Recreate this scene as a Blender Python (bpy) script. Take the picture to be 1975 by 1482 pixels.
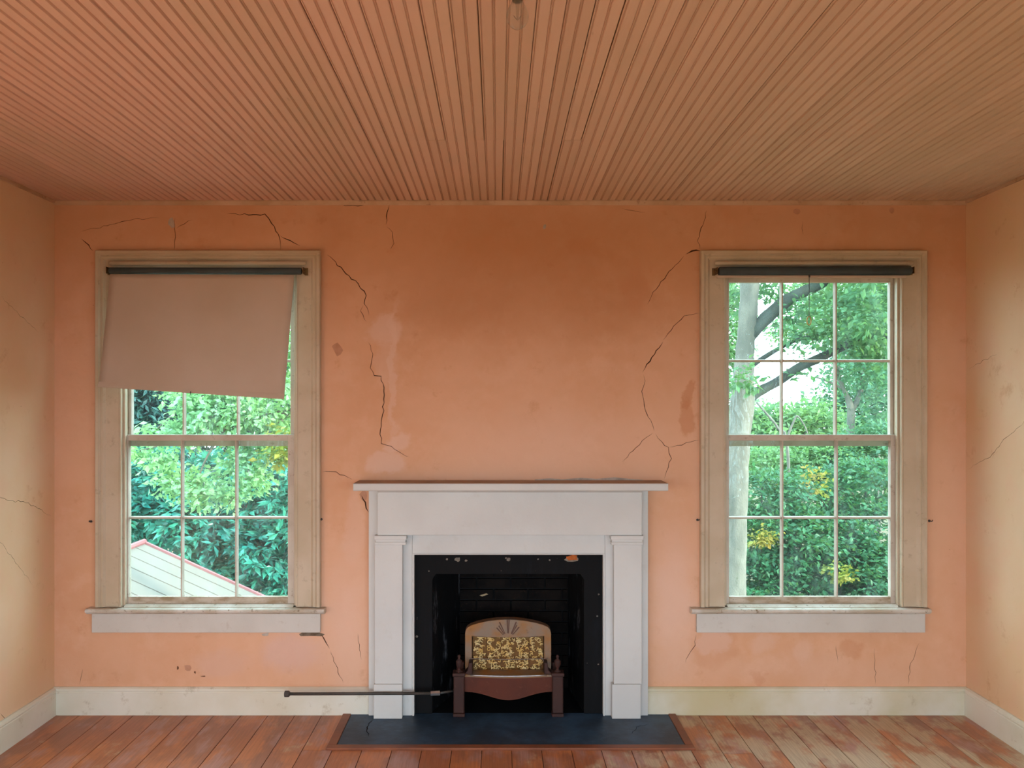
import bpy, bmesh, math, random
import numpy as np
from mathutils import Vector, Matrix
from mathutils.geometry import delaunay_2d_cdt

for o in list(bpy.data.objects):
    bpy.data.objects.remove(o)
scene = bpy.context.scene
COL = scene.collection
PI = math.pi
random.seed(7)

# ------------------------------------------------------------------ camera
CAMY, CZ, F, VX, VY = -4.6, 1.714, 1610.0, 960.0, 778.0
cam_d = bpy.data.cameras.new('camera')
cam_d.sensor_width = 36.0
cam_d.lens = F / 1975.0 * 36.0
cam_d.shift_x = (987.5 - VX) / 1975.0
cam_d.shift_y = (VY - 741.0) / 1975.0
cam_d.clip_start = 0.05
cam_d.clip_end = 300
cam = bpy.data.objects.new('camera', cam_d)
cam.location = (0, CAMY, CZ)
cam.rotation_euler = (PI / 2, 0, 0)
COL.objects.link(cam)
scene.camera = cam

# ------------------------------------------------------------------ sky, sun, exposure
SKY_COL, SKY_STR = (0.70, 0.88, 1.0), 6.3
world = bpy.data.worlds.new('sky')
scene.world = world
world.use_nodes = True
bg = world.node_tree.nodes['Background']
bg.inputs[0].default_value = (*SKY_COL, 1)
bg.inputs[1].default_value = SKY_STR

sun_d = bpy.data.lights.new('sun', 'SUN')
sun_d.energy = 7.0
sun_d.color = (1.0, 0.90, 0.76)
sun_d.angle = math.radians(4)
sun = bpy.data.objects.new('sun', sun_d)
sun.rotation_euler = Vector((-0.87, 0.42, -0.125)).to_track_quat('-Z', 'Y').to_euler()
COL.objects.link(sun)

vs = scene.view_settings
vs.view_transform = 'Standard'
vs.look = 'None'
vs.gamma = 1.0
vs.use_curve_mapping = False
vs.exposure = 0.32
scene.cycles.use_denoising = True
scene.cycles.use_adaptive_sampling = True
scene.cycles.adaptive_threshold = 0.08
scene.cycles.adaptive_min_samples = 16
scene.cycles.max_bounces = 7
scene.cycles.glossy_bounces = 2
scene.cycles.diffuse_bounces = 4
scene.cycles.transparent_max_bounces = 8
scene.cycles.sample_clamp_indirect = 8.0
scene.cycles.caustics_reflective = False
scene.cycles.caustics_refractive = False

# room shell dimensions (metres); back wall inner face is y = 0
XL, XR, YR, HC = -2.443, 2.580, -6.3, 2.829
REAR_OPEN = [(-2.30, -0.90, 0.06, 2.02), (-0.68, 0.78, 0.06, 2.02), (1.00, 2.42, 0.06, 2.02)]   # x0, x1, z0, z1
LEFT_OPEN = (-4.5, -3.1, 0.50, 2.05)      # y0, y1, z0, z1
RIGHT_OPEN = (-5.7, -3.9, 0.40, 2.2)  # unseen openings, added and sized for the sky and sun they let in


def portal(name, loc, rot, sx, sz):
    d = bpy.data.lights.new(name, 'AREA')
    d.shape = 'RECTANGLE'
    d.size, d.size_y = sx, sz
    d.cycles.is_portal = True
    o = bpy.data.objects.new(name, d)
    o.location, o.rotation_euler = loc, rot
    COL.objects.link(o)


for (a, b, c, d_) in REAR_OPEN:
    portal('daylight_portal', ((a + b) / 2, YR - 0.15, (c + d_) / 2), (PI / 2, 0, 0), b - a, d_ - c)
a, b, c, d_ = LEFT_OPEN
portal('daylight_portal', (XL - 0.2, (a + b) / 2, (c + d_) / 2), (PI / 2, 0, -PI / 2), b - a, d_ - c)
a, b, c, d_ = RIGHT_OPEN
portal('daylight_portal', (XR + 0.2, (a + b) / 2, (c + d_) / 2), (PI / 2, 0, PI / 2), b - a, d_ - c)
portal('daylight_portal', (-1.6, 0.13, 1.5), (-PI / 2, 0, 0), 1.0, 1.8)
portal('daylight_portal', (1.75, 0.13, 1.5), (-PI / 2, 0, 0), 1.0, 1.8)


# ------------------------------------------------------------------ helpers
def PX(px, y):
    return (px - VX) * (y - CAMY) / F


def PZ(py, y):
    return CZ - (py - VY) * (y - CAMY) / F


def W(px, py, dist):
    return Vector(((px - VX) * dist / F, dist + CAMY, CZ - (py - VY) * dist / F))


class MB:
    def __init__(self):
        self.v, self.f, self.m = [], [], []

    def add(self, verts, faces, mi=0):
        n = len(self.v)
        self.v += [tuple(p) for p in verts]
        self.f += [tuple(i + n for i in f) for f in faces]
        self.m += [mi] * len(faces)
        return self

    def box(self, x0, x1, y0, y1, z0, z1, mi=0):
        v = [(x0, y0, z0), (x1, y0, z0), (x1, y1, z0), (x0, y1, z0), (x0, y0, z1), (x1, y0, z1), (x1, y1, z1), (x0, y1, z1)]
        f = [(3, 2, 1, 0), (4, 5, 6, 7), (0, 1, 5, 4), (1, 2, 6, 5), (2, 3, 7, 6), (3, 0, 4, 7)]
        return self.add(v, f, mi)

    def tube(self, pts, rad, seg=8, cap=True, mi=0):
        pts = [Vector(p) for p in pts]
        if not hasattr(rad, '__len__'):
            rad = [rad] * len(pts)
        n = len(pts)
        base = len(self.v)
        up = None
        for i, p in enumerate(pts):
            t = (pts[min(i + 1, n - 1)] - pts[max(i - 1, 0)]).normalized()
            if up is None:
                up = t.orthogonal().normalized()
            else:
                up = (up - t * up.dot(t))
                up = up.normalized() if up.length > 1e-6 else t.orthogonal().normalized()
            s = t.cross(up)
            for k in range(seg):
                a = 2 * PI * k / seg
                self.v.append(tuple(p + (up * math.cos(a) + s * math.sin(a)) * rad[i]))
        for i in range(n - 1):
            for k in range(seg):
                a, b = base + i * seg + k, base + i * seg + (k + 1) % seg
                self.f.append((a, b, b + seg, a + seg))
                self.m.append(mi)
        if cap:
            self.f.append(tuple(base + k for k in range(seg))[::-1])
            self.f.append(tuple(base + (n - 1) * seg + k for k in range(seg)))
            self.m += [mi, mi]
        return self

    def lathe(self, prof, c, seg=16, mi=0):          # prof: (r, z) bottom to top, axis z
        base = len(self.v)
        for r, z in prof:
            for k in range(seg):
                a = 2 * PI * k / seg
                self.v.append((c[0] + r * math.cos(a), c[1] + r * math.sin(a), c[2] + z))
        for i in range(len(prof) - 1):
            for k in range(seg):
                a, b = base + i * seg + k, base + i * seg + (k + 1) % seg
                self.f.append((a, b, b + seg, a + seg))
                self.m.append(mi)
        self.f.append(tuple(base + k for k in range(seg))[::-1])
        self.f.append(tuple(base + (len(prof) - 1) * seg + k for k in range(seg)))
        self.m += [mi, mi]
        return self

    def prism_x(self, prof, x0, x1, mi=0):           # prof: (y, z) closed outline, extruded in x
        n = len(prof)
        v = [(x0, y, z) for y, z in prof] + [(x1, y, z) for y, z in prof]
        f = [(i, (i + 1) % n, n + (i + 1) % n, n + i) for i in range(n)]
        f += [tuple(range(n))[::-1], tuple(range(n, 2 * n))]
        return self.add(v, f, mi)

    def prism_y(self, prof, y0, y1, mi=0):           # prof: (x, z) closed outline, extruded in y
        n = len(prof)
        v = [(x, y0, z) for x, z in prof] + [(x, y1, z) for x, z in prof]
        f = [(i, (i + 1) % n, n + (i + 1) % n, n + i) for i in range(n)]
        f += [tuple(range(n))[::-1], tuple(range(n, 2 * n))]
        return self.add(v, f, mi)

    def mesh(self, name, smooth=False, fix=True):
        me = bpy.data.meshes.new(name)
        me.from_pydata(self.v, [], self.f)
        if any(self.m):
            me.polygons.foreach_set('material_index', self.m)
        if fix:
            bm = bmesh.new()
            bm.from_mesh(me)
            bmesh.ops.recalc_face_normals(bm, faces=bm.faces)
            bm.to_mesh(me)
            bm.free()
        if smooth:
            me.polygons.foreach_set('use_smooth', [True] * len(me.polygons))
        me.update()
        return me

    def build(self, name, mats, parent=None, smooth=False, bevel=0, fix=True, loc=None):
        me = self.mesh(name, smooth, fix)
        for m in (mats if isinstance(mats, (list, tuple)) else [mats]):
            me.materials.append(m)
        return link(name, me, parent, bevel, loc)


def link(name, me, parent=None, bevel=0, loc=None):
    o = bpy.data.objects.new(name, me)
    COL.objects.link(o)
    if parent:
        o.parent = parent
        # parents carry only a translation; keep the part where it was modelled
        if loc is None:
            o.matrix_parent_inverse = Matrix.Translation(parent_loc(parent)).inverted()
    if loc is not None:
        o.location = loc
    if bevel:
        b = o.modifiers.new('bevel', 'BEVEL')
        b.width = bevel
        b.segments = 2
        b.limit_method = 'ANGLE'
        b.angle_limit = math.radians(40)
    return o


def parent_loc(p):
    l = Vector(p.location)
    while p.parent:
        l = l + (p.matrix_parent_inverse @ Vector((0, 0, 0)))
        p = p.parent
        l = l + Vector(p.location)
    return l


def empty(name, loc=(0, 0, 0), label=None, cat=None, group=None, kind=None):
    o = bpy.data.objects.new(name, None)
    o.empty_display_size = 0.1
    o.location = loc
    COL.objects.link(o)
    return tag(o, label, cat, group, kind)


def tag(o, label=None, cat=None, group=None, kind=None):
    if label: o['label'] = label
    if cat: o['category'] = cat
    if group: o['group'] = group
    if kind: o['kind'] = kind
    return o


# ------------------------------------------------------------------ materials
class NT:
    def __init__(self, name):
        self.mat = bpy.data.materials.new(name)
        self.mat.use_nodes = True
        self.t = self.mat.node_tree
        self.b = self.t.nodes['Principled BSDF']
        self.out = self.t.nodes['Material Output']

    def n(self, typ, **kw):
        nd = self.t.nodes.new(typ)
        for k, v in kw.items():
            setattr(nd, k, v)
        return nd

    def l(self, a, b):
        self.t.links.new(a, b)

    def coord(self, scale=(1, 1, 1), world=True):
        if world:
            src = self.n('ShaderNodeNewGeometry').outputs['Position']
        else:
            src = self.n('ShaderNodeTexCoord').outputs['Object']
        m = self.n('ShaderNodeMapping')
        m.inputs['Scale'].default_value = scale
        self.l(src, m.inputs['Vector'])
        return m.outputs['Vector']

    def noise(self, vec, scale, detail=4, rough=0.55):
        nd = self.n('ShaderNodeTexNoise')
        nd.inputs['Scale'].default_value = scale
        nd.inputs['Detail'].default_value = detail
        nd.inputs['Roughness'].default_value = rough
        self.l(vec, nd.inputs['Vector'])
        return nd.outputs['Fac']

    def ramp(self, val, a, b, ca=0.0, cb=1.0):
        nd = self.n('ShaderNodeMapRange')
        nd.interpolation_type = 'SMOOTHSTEP'
        nd.inputs['From Min'].default_value = a
        nd.inputs['From Max'].default_value = b
        nd.inputs['To Min'].default_value = ca
        nd.inputs['To Max'].default_value = cb
        self.l(val, nd.inputs['Value'])
        return nd.outputs['Result']

    def math(self, op, a, b):
        nd = self.n('ShaderNodeMath', operation=op)
        for i, x in enumerate((a, b)):
            if isinstance(x, (int, float)):
                nd.inputs[i].default_value = x
            else:
                self.l(x, nd.inputs[i])
        return nd.outputs[0]

    def mix(self, fac, a, b, blend='MIX'):
        nd = self.n('ShaderNodeMix', data_type='RGBA', blend_type=blend)
        for sock, x in ((nd.inputs['Factor'], fac), (nd.inputs['A'], a), (nd.inputs['B'], b)):
            if isinstance(x, (int, float)):
                sock.default_value = x
            elif isinstance(x, tuple):
                sock.default_value = (*x, 1) if len(x) == 3 else x
            else:
                self.l(x, sock)
        return nd.outputs['Result']

    def bump(self, h, dist=0.002, strength=0.5):
        nd = self.n('ShaderNodeBump')
        nd.inputs['Distance'].default_value = dist
        nd.inputs['Strength'].default_value = strength
        self.l(h, nd.inputs['Height'])
        self.l(nd.outputs['Normal'], self.b.inputs['Normal'])

    def done(self, col, rough=0.7, metal=0.0, spec=0.3):
        if isinstance(col, tuple):
            self.b.inputs['Base Color'].default_value = (*col, 1)
        else:
            self.l(col, self.b.inputs['Base Color'])
        if isinstance(rough, (int, float)):
            self.b.inputs['Roughness'].default_value = rough
        else:
            self.l(rough, self.b.inputs['Roughness'])
        self.b.inputs['Metallic'].default_value = metal
        self.b.inputs['Specular IOR Level'].default_value = spec
        return self.mat


def paint(name, c1, c2, scale=3.0, rough=0.6, dirt=None, dirt_amt=0.35, bump=0.0008, grain=(1, 1, 1), spec=0.3, metal=0.0):
    n = NT(name)
    v = n.coord(grain)
    f = n.ramp(n.noise(v, scale, 5), 0.35, 0.68)
    col = n.mix(f, c1, c2)
    if dirt:
        d = n.ramp(n.noise(v, scale * 5, 6, 0.7), 0.57, 0.70, 0.0, dirt_amt)
        col = n.mix(d, col, dirt)
    if bump:
        n.bump(n.noise(v, 60, 3), bump, 0.6)
    return n.done(col, rough, metal, spec)


def wall_paint(name, spots, c1=(0.77, 0.455, 0.305), c2=(0.70, 0.375, 0.22), ax='xz'):
    """peach distemper over plaster: mottling, patches with their own outline, flecks"""
    n = NT(name)
    v = n.coord()
    big = n.ramp(n.noise(v, 1.1, 5, 0.6), 0.32, 0.70)
    col = n.mix(big, c1, c2)
    med = n.ramp(n.noise(v, 4.5, 6, 0.65), 0.45, 0.70, 0, 0.5)
    col = n.mix(med, col, (0.80, 0.49, 0.34))
    drk = n.ramp(n.noise(v, 7.5, 7, 0.7), 0.57, 0.75, 0, 0.42)
    col = n.mix(drk, col, (0.52, 0.23, 0.10))
    if spots:
        dn = n.n('ShaderNodeTexNoise')
        dn.inputs['Scale'].default_value = 5.0
        dn.inputs['Detail'].default_value = 6
        dn.inputs['Roughness'].default_value = 0.65
        n.l(v, dn.inputs['Vector'])
        off = n.n('ShaderNodeVectorMath', operation='MULTIPLY_ADD')
        n.l(dn.outputs['Color'], off.inputs[0])
        off.inputs[1].default_value = (0.22, 0.22, 0.22)
        n.l(v, off.inputs[2])
        for (x, z, rx, rz, c, amt, soft) in spots:
            s = n.n('ShaderNodeVectorMath', operation='SUBTRACT')
            n.l(off.outputs[0], s.inputs[0])
            s.inputs[1].default_value = (x + 0.11, 0, z + 0.11)
            d = n.n('ShaderNodeVectorMath', operation='MULTIPLY')
            n.l(s.outputs[0], d.inputs[0])
            d.inputs[1].default_value = (1 / rx, 0, 1 / rz)
            ln = n.n('ShaderNodeVectorMath', operation='LENGTH')
            n.l(d.outputs[0], ln.inputs[0])
            col = n.mix(n.ramp(ln.outputs['Value'], 1 - soft, 1.0 + soft * 0.3, amt, 0.0), col, c)
    fleck = n.ramp(n.noise(v, 38, 3, 0.6), 0.735, 0.78, 0, 0.55)
    col = n.mix(fleck, col, (0.30, 0.15, 0.09))
    h = n.math('ADD', n.math('MULTIPLY', n.noise(v, 3.0, 5), 1.0), n.math('MULTIPLY', n.noise(v, 45, 4), 0.12))
    n.bump(h, 0.012, 0.35)
    return n.done(col, 0.75, 0, 0.2)


M = {}
M['casing'] = paint('window_trim_paint', (0.60, 0.50, 0.385), (0.53, 0.43, 0.31), 4, 0.55, (0.28, 0.20, 0.12), 0.35)
M['sash'] = paint('sash_paint', (0.62, 0.55, 0.48), (0.52, 0.44, 0.37), 6, 0.55, (0.25, 0.15, 0.09), 0.55)
M['sill'] = paint('worn_sill_paint', (0.70, 0.66, 0.61), (0.50, 0.43, 0.34), 7, 0.6, (0.17, 0.11, 0.05), 0.95)
M['apron'] = paint('apron_paint', (0.63, 0.60, 0.565), (0.59, 0.555, 0.515), 4, 0.55, (0.35, 0.25, 0.18), 0.22)
M['mantel'] = paint('mantel_paint', (0.655, 0.66, 0.655), (0.60, 0.60, 0.595), 2.2, 0.45, (0.45, 0.38, 0.30), 0.12)
M['shelf_top'] = paint('brown_shelf_top', (0.42, 0.31, 0.24), (0.34, 0.24, 0.18), 6, 0.7, (0.2, 0.13, 0.1), 0.4)  # browner top face than the rest of the mantel
M['dirty_rail'] = paint('grimy_bottom_rail', (0.58, 0.50, 0.42), (0.34, 0.25, 0.16), 9, 0.7, (0.13, 0.08, 0.04), 0.9, grain=(1, 1, 3))
M['base_stained'] = paint('stained_baseboard_paint', (0.76, 0.74, 0.67), (0.56, 0.50, 0.31), 1.3, 0.5, (0.35, 0.27, 0.15), 0.4)
M['base'] = paint('baseboard_paint', (0.78, 0.76, 0.68), (0.69, 0.65, 0.53), 2.0, 0.5, (0.35, 0.27, 0.15), 0.40)
M['cove'] = paint('cove_paint', (0.62, 0.42, 0.30), (0.50, 0.32, 0.20), 5, 0.6, (0.20, 0.10, 0.05), 0.4)
M['crack'] = paint('crack_dirt', (0.16, 0.07, 0.035), (0.09, 0.035, 0.015), 20, 0.95)
M['plaster'] = paint('bare_plaster', (0.60, 0.50, 0.44), (0.40, 0.33, 0.28), 14, 0.95, (0.2, 0.15, 0.12), 0.5, 0.002)
M['outwall'] = paint('clapboard_white', (0.75, 0.74, 0.72), (0.7, 0.7, 0.68), 2)
M['steel'] = paint('dull_steel', (0.55, 0.56, 0.58), (0.40, 0.40, 0.42), 20, 0.35, metal=0.9)
M['iron'] = paint('dark_iron_pipe', (0.075, 0.065, 0.06), (0.05, 0.045, 0.04), 12, 0.5, (0.20, 0.12, 0.08), 0.3)
M['brass'] = paint('aged_brass', (0.22, 0.14, 0.06), (0.14, 0.08, 0.04), 30, 0.45, metal=0.6)


M['ringbrass'] = paint('yellow_brass', (0.50, 0.31, 0.09), (0.36, 0.21, 0.06), 30, 0.35, metal=0.7)


def ceiling_mat():
    n = NT('ceiling_board_paint')
    v = n.coord()
    oi = n.n('ShaderNodeObjectInfo').outputs['Random']
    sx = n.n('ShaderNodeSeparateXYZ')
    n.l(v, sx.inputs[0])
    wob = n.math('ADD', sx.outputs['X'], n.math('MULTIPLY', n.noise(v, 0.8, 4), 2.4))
    side = n.ramp(wob, -0.9, 2.6)  # pink glow at the left of the ceiling, painted into the board colour
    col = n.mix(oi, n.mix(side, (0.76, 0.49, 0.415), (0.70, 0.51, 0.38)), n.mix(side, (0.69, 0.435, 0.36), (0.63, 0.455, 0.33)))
    st = n.ramp(n.noise(n.coord((1.6, 0.5, 1)), 1.3, 6, 0.65), 0.45, 0.72, 0, 0.45)
    col = n.mix(st, col, (0.56, 0.43, 0.29))
    d = n.ramp(n.noise(n.coord((14, 2.2, 1)), 1.6, 6, 0.7), 0.66, 0.78, 0, 0.6)
    col = n.mix(d, col, (0.33, 0.17, 0.10))
    n.bump(n.noise(n.coord((40, 3, 1)), 2.0, 3), 0.0015, 0.4)
    return n.done(col, 0.62, 0, 0.25)


def floor_mat():
    n = NT('worn_red_floor_boards')
    oi = n.n('ShaderNodeObjectInfo').outputs['Random']
    base = n.mix(n.ramp(oi, 0.0, 1.0), (0.44, 0.15, 0.065), (0.35, 0.14, 0.085))
    shift = n.n('ShaderNodeCombineXYZ')
    n.l(n.math('MULTIPLY', oi, 40), shift.inputs[1])
    def shifted(scale):
        a = n.n('ShaderNodeVectorMath', operation='ADD')
        n.l(n.coord(scale), a.inputs[0])
        n.l(shift.outputs[0], a.inputs[1])
        return a.outputs[0]
    red = n.ramp(n.noise(shifted((5, 2.2, 1)), 1.2, 5, 0.6), 0.46, 0.60, 0, 0.85)
    col = n.mix(red, base, (0.60, 0.21, 0.08))
    mau = n.ramp(n.noise(shifted((4, 1.7, 3)), 1.6, 4, 0.6), 0.50, 0.64, 0, 0.75)
    col = n.mix(mau, col, (0.47, 0.26, 0.23))
    # bare worn patches, mostly towards the right hand side of the room
    sx = n.n('ShaderNodeSeparateXYZ')
    n.l(n.n('ShaderNodeNewGeometry').outputs['Position'], sx.inputs[0])
    side = n.ramp(sx.outputs['X'], -0.4, 1.3, -0.11, 0.055)
    wn = n.math('ADD', n.noise(shifted((3.0, 1.7, 1)), 1.5, 6, 0.65), side)
    worn = n.ramp(wn, 0.50, 0.62, 0, 0.85)
    col = n.mix(worn, col, (0.62, 0.48, 0.33))
    gr = n.noise(n.coord((70, 3, 1)), 1.5, 4, 0.6)
    col = n.mix(n.ramp(gr, 0.3, 0.75, 0.0, 0.35), col, (0.12, 0.045, 0.02))
    n.bump(gr, 0.001, 0.5)
    return n.done(col, n.ramp(worn, 0, 1, 0.36, 0.6), 0, 0.5)


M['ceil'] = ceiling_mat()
M['floor'] = floor_mat()


def slate_mat():
    n = NT('blue_black_painted_slate')
    v = n.coord()
    col = n.mix(n.ramp(n.noise(v, 3.5, 6, 0.65), 0.35, 0.7), (0.016, 0.034, 0.062), (0.040, 0.088, 0.165))
    col = n.mix(n.ramp(n.noise(n.coord((1, 3, 1)), 9, 6, 0.7), 0.58, 0.75, 0, 0.5), col, (0.10, 0.17, 0.26))
    col = n.mix(n.ramp(n.noise(v, 26, 6, 0.7), 0.66, 0.76, 0, 0.5), col, (0.12, 0.13, 0.14))
    n.bump(n.noise(v, 9, 6, 0.7), 0.006, 0.5)
    return n.done(col, 0.5, 0, 0.4)


def soot_mat(name, light):
    n = NT(name)
    v = n.coord((7, 4, 1.6))
    col = n.mix(n.ramp(n.noise(v, 2.2, 6, 0.7), 0.54, 0.74, 0, 1), (0.006, 0.006, 0.007), light)
    col = n.mix(n.ramp(n.noise(n.coord(), 60, 3, 0.6), 0.74, 0.79, 0, 0.8), col, (0.22, 0.19, 0.16))
    n.bump(n.noise(v, 6, 6, 0.7), 0.006, 0.6)
    return n.done(col, 0.7, 0, 0.12)


M['slate'] = slate_mat()
M['soot'] = soot_mat('soot_black_surround', (0.009, 0.010, 0.014))
M['soot_streak'] = soot_mat('flaking_firebox_side', (0.20, 0.21, 0.24))
M['soot_brick'] = paint('sooty_brick', (0.006, 0.005, 0.005), (0.012, 0.009, 0.008), 9, 0.9, (0.06, 0.028, 0.015), 0.35, 0.003, spec=0.08)
M['chip_pale'] = paint('dull_plaster_chip', (0.24, 0.21, 0.175), (0.15, 0.13, 0.11), 60, 0.9)
M['chip'] = paint('bare_orange_brick', (0.50, 0.13, 0.03), (0.38, 0.09, 0.02), 40, 0.9)
M['oak_border'] = paint('red_wood_border', (0.26, 0.085, 0.04), (0.18, 0.06, 0.03), 6, 0.45, grain=(1, 1, 1))
M['maroon'] = paint('maroon_enamel', (0.052, 0.020, 0.016), (0.042, 0.018, 0.016), 8, 0.65, (0.14, 0.06, 0.04), 0.3)
M['maroon_red'] = paint('red_brown_enamel', (0.105, 0.026, 0.014), (0.085, 0.023, 0.014), 6, 0.7, (0.20, 0.07, 0.04), 0.3)
M['housing'] = paint('heat_stained_metal', (0.23, 0.165, 0.12), (0.30, 0.13, 0.035), 9, 0.5, (0.10, 0.06, 0.045), 0.5, metal=0.25)
M['ray'] = paint('dark_ray_groove', (0.14, 0.07, 0.05), (0.10, 0.05, 0.035), 10, 0.6)
M['radiant'] = paint('gilded_clay', (0.72, 0.47, 0.15), (0.80, 0.64, 0.34), 22, 0.45, (0.35, 0.18, 0.05), 0.3, metal=0.2)
M['radiant_back'] = paint('gilded_clay_back', (0.19, 0.09, 0.018), (0.13, 0.055, 0.012), 18, 0.6)
M['roller'] = paint('blue_grey_roller_cloth', (0.055, 0.075, 0.085), (0.045, 0.060, 0.068), 8, 0.6)
M['wood'] = paint('plain_wood', (0.45, 0.32, 0.18), (0.36, 0.24, 0.13), 10, 0.5)
M['bark'] = paint('grey_bark', (0.19, 0.175, 0.15), (0.12, 0.115, 0.10), 5.0, 0.95, (0.07, 0.085, 0.055), 0.8, 0.02, (1, 1, 0.4))
M['bark_dark'] = paint('dark_mossy_bark', (0.055, 0.065, 0.055), (0.035, 0.04, 0.038), 3.0, 0.95, (0.06, 0.13, 0.06), 0.7, 0.02)
M['roof'] = paint('pale_metal_roof', (0.165, 0.145, 0.130), (0.150, 0.132, 0.118), 1.0, 0.85, spec=0.1)
M['roof_red'] = paint('faded_red_roof_trim', (0.26, 0.10, 0.11), (0.23, 0.085, 0.095), 4, 0.55)
M['shed'] = paint('shed_boards', (0.45, 0.42, 0.38), (0.36, 0.33, 0.30), 3, 0.8)
M['litter'] = paint('leaf_litter', (0.17, 0.13, 0.08), (0.07, 0.09, 0.035), 0.7, 0.95, (0.22, 0.18, 0.13), 0.8, 0.02)


def shade_cloth():
    n = NT('beige_shade_cloth')
    v = n.coord()
    col = n.mix(n.ramp(n.noise(v, 2.2, 5), 0.35, 0.68), (0.62, 0.50, 0.42), (0.57, 0.45, 0.36))
    wv = n.noise(n.coord((1, 1, 1)), 420, 2)
    n.bump(wv, 0.0006, 0.4)
    m = n.done(col, 0.85, 0, 0.15)
    tr = n.n('ShaderNodeBsdfTranslucent')
    tr.inputs[0].default_value = (0.55, 0.42, 0.30, 1)
    mx = n.n('ShaderNodeMixShader')
    mx.inputs[0].default_value = 0.10
    n.l(n.b.outputs[0], mx.inputs[1])
    n.l(tr.outputs[0], mx.inputs[2])
    n.l(mx.outputs[0], n.out.inputs['Surface'])
    return m


def glass_mat(name, haze=0.10, tint=(0.90, 0.985, 0.95)):
    n = NT(name)
    t = n.n('ShaderNodeBsdfTransparent')
    t.inputs[0].default_value = (*tint, 1)
    g = n.n('ShaderNodeBsdfGlossy')
    g.inputs['Roughness'].default_value = 0.06
    bp = n.n('ShaderNodeBump')
    bp.inputs['Distance'].default_value = 0.02
    bp.inputs['Strength'].default_value = 0.5
    n.l(n.noise(n.coord((1, 1, 0.5)), 7.0, 3), bp.inputs['Height'])
    n.l(bp.outputs['Normal'], g.inputs['Normal'])
    lw = n.n('ShaderNodeLayerWeight')
    lw.inputs['Blend'].default_value = 0.5
    fr = n.n('ShaderNodeMapRange')
    fr.inputs['From Min'].default_value = 0.3
    fr.inputs['To Min'].default_value = 0.016
    fr.inputs['To Max'].default_value = 0.40
    n.l(lw.outputs['Facing'], fr.inputs['Value'])
    m1 = n.n('ShaderNodeMixShader')
    n.l(fr.outputs[0], m1.inputs[0])
    n.l(t.outputs[0], m1.inputs[1])
    n.l(g.outputs[0], m1.inputs[2])
    d = n.n('ShaderNodeBsdfTranslucent')
    d.inputs[0].default_value = (0.80, 0.92, 0.95, 1)
    m2 = n.n('ShaderNodeMixShader')
    v = n.coord((3, 1, 1.2))
    n.l(n.ramp(n.noise(v, 2.6, 6, 0.7), 0.42, 0.75, haze * 0.35, haze * 1.8), m2.inputs[0])
    n.l(m1.outputs[0], m2.inputs[1])
    n.l(d.outputs[0], m2.inputs[2])
    n.l(m2.outputs[0], n.out.inputs['Surface'])
    return n.mat


M['shade'] = shade_cloth()
M['glass'] = glass_mat('dusty_old_glass', 0.012)
M['bulb'] = glass_mat('clear_bulb_glass', 0.34, (0.95, 0.93, 0.9))


def leaf_mat(name, cols, trans=0.35, gloss=0.45):
    n = NT(name)
    geo = n.n('ShaderNodeNewGeometry')
    r = geo.outputs['Random Per Island']
    v = n.coord()
    col = n.mix(n.ramp(r, 0.0, 1.0), cols[0], cols[1])
    col = n.mix(n.ramp(n.noise(v, 0.9, 4), 0.40, 0.66), col, cols[2])
    if len(cols) > 3:
        col = n.mix(n.ramp(n.noise(v, 0.55, 3), 0.60, 0.66, 0, 0.85), col, cols[3])
    m = n.done(col, gloss, 0, 0.4)
    tr = n.n('ShaderNodeBsdfTranslucent')
    n.l(n.mix(0.35, col, (0.30, 0.50, 0.08)), tr.inputs[0])
    mx = n.n('ShaderNodeMixShader')
    mx.inputs[0].default_value = trans
    n.l(n.b.outputs[0], mx.inputs[1])
    n.l(tr.outputs[0], mx.inputs[2])
    n.l(mx.outputs[0], n.out.inputs['Surface'])
    return m


M['leaf_oak'] = leaf_mat('light_oak_leaves', [(0.21, 0.42, 0.16), (0.32, 0.56, 0.26), (0.22, 0.48, 0.28)], 0.4)
M['leaf_magnolia'] = leaf_mat('glossy_magnolia_leaves', [(0.02, 0.17, 0.115), (0.055, 0.3, 0.22), (0.018, 0.165, 0.145)], 0.12, 0.25)
M['leaf_cedar'] = leaf_mat('dark_blue_green_needles', [(0.02, 0.085, 0.07), (0.035, 0.12, 0.1), (0.02, 0.08, 0.085)], 0.15)
M['leaf_gold'] = leaf_mat('yellow_turning_leaves', [(0.303, 0.275, 0.033), (0.193, 0.264, 0.044), (0.341, 0.209, 0.033)], 0.4)
M['leaf_big'] = leaf_mat('oak_crown_leaves', [(0.055, 0.165, 0.066), (0.110, 0.248, 0.099), (0.072, 0.198, 0.110)], 0.45)
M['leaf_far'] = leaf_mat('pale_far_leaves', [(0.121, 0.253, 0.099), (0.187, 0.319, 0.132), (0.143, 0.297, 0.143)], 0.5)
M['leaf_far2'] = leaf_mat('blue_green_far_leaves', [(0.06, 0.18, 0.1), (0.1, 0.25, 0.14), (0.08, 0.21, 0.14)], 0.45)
M['leaf_shrub'] = leaf_mat('shrub_leaves', [(0.02, 0.105, 0.045), (0.045, 0.19, 0.075), (0.025, 0.13, 0.065)], 0.3)


# ------------------------------------------------------------------ 2D sheets (walls with cracks, pierced plates)
def inpoly(p, poly):
    x, y = p
    c = False
    j = len(poly) - 1
    for i in range(len(poly)):
        xi, yi = poly[i]
        xj, yj = poly[j]
        if (yi > y) != (yj > y) and x < (xj - xi) * (y - yi) / (yj - yi) + xi:
            c = not c
        j = i
    return c


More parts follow.
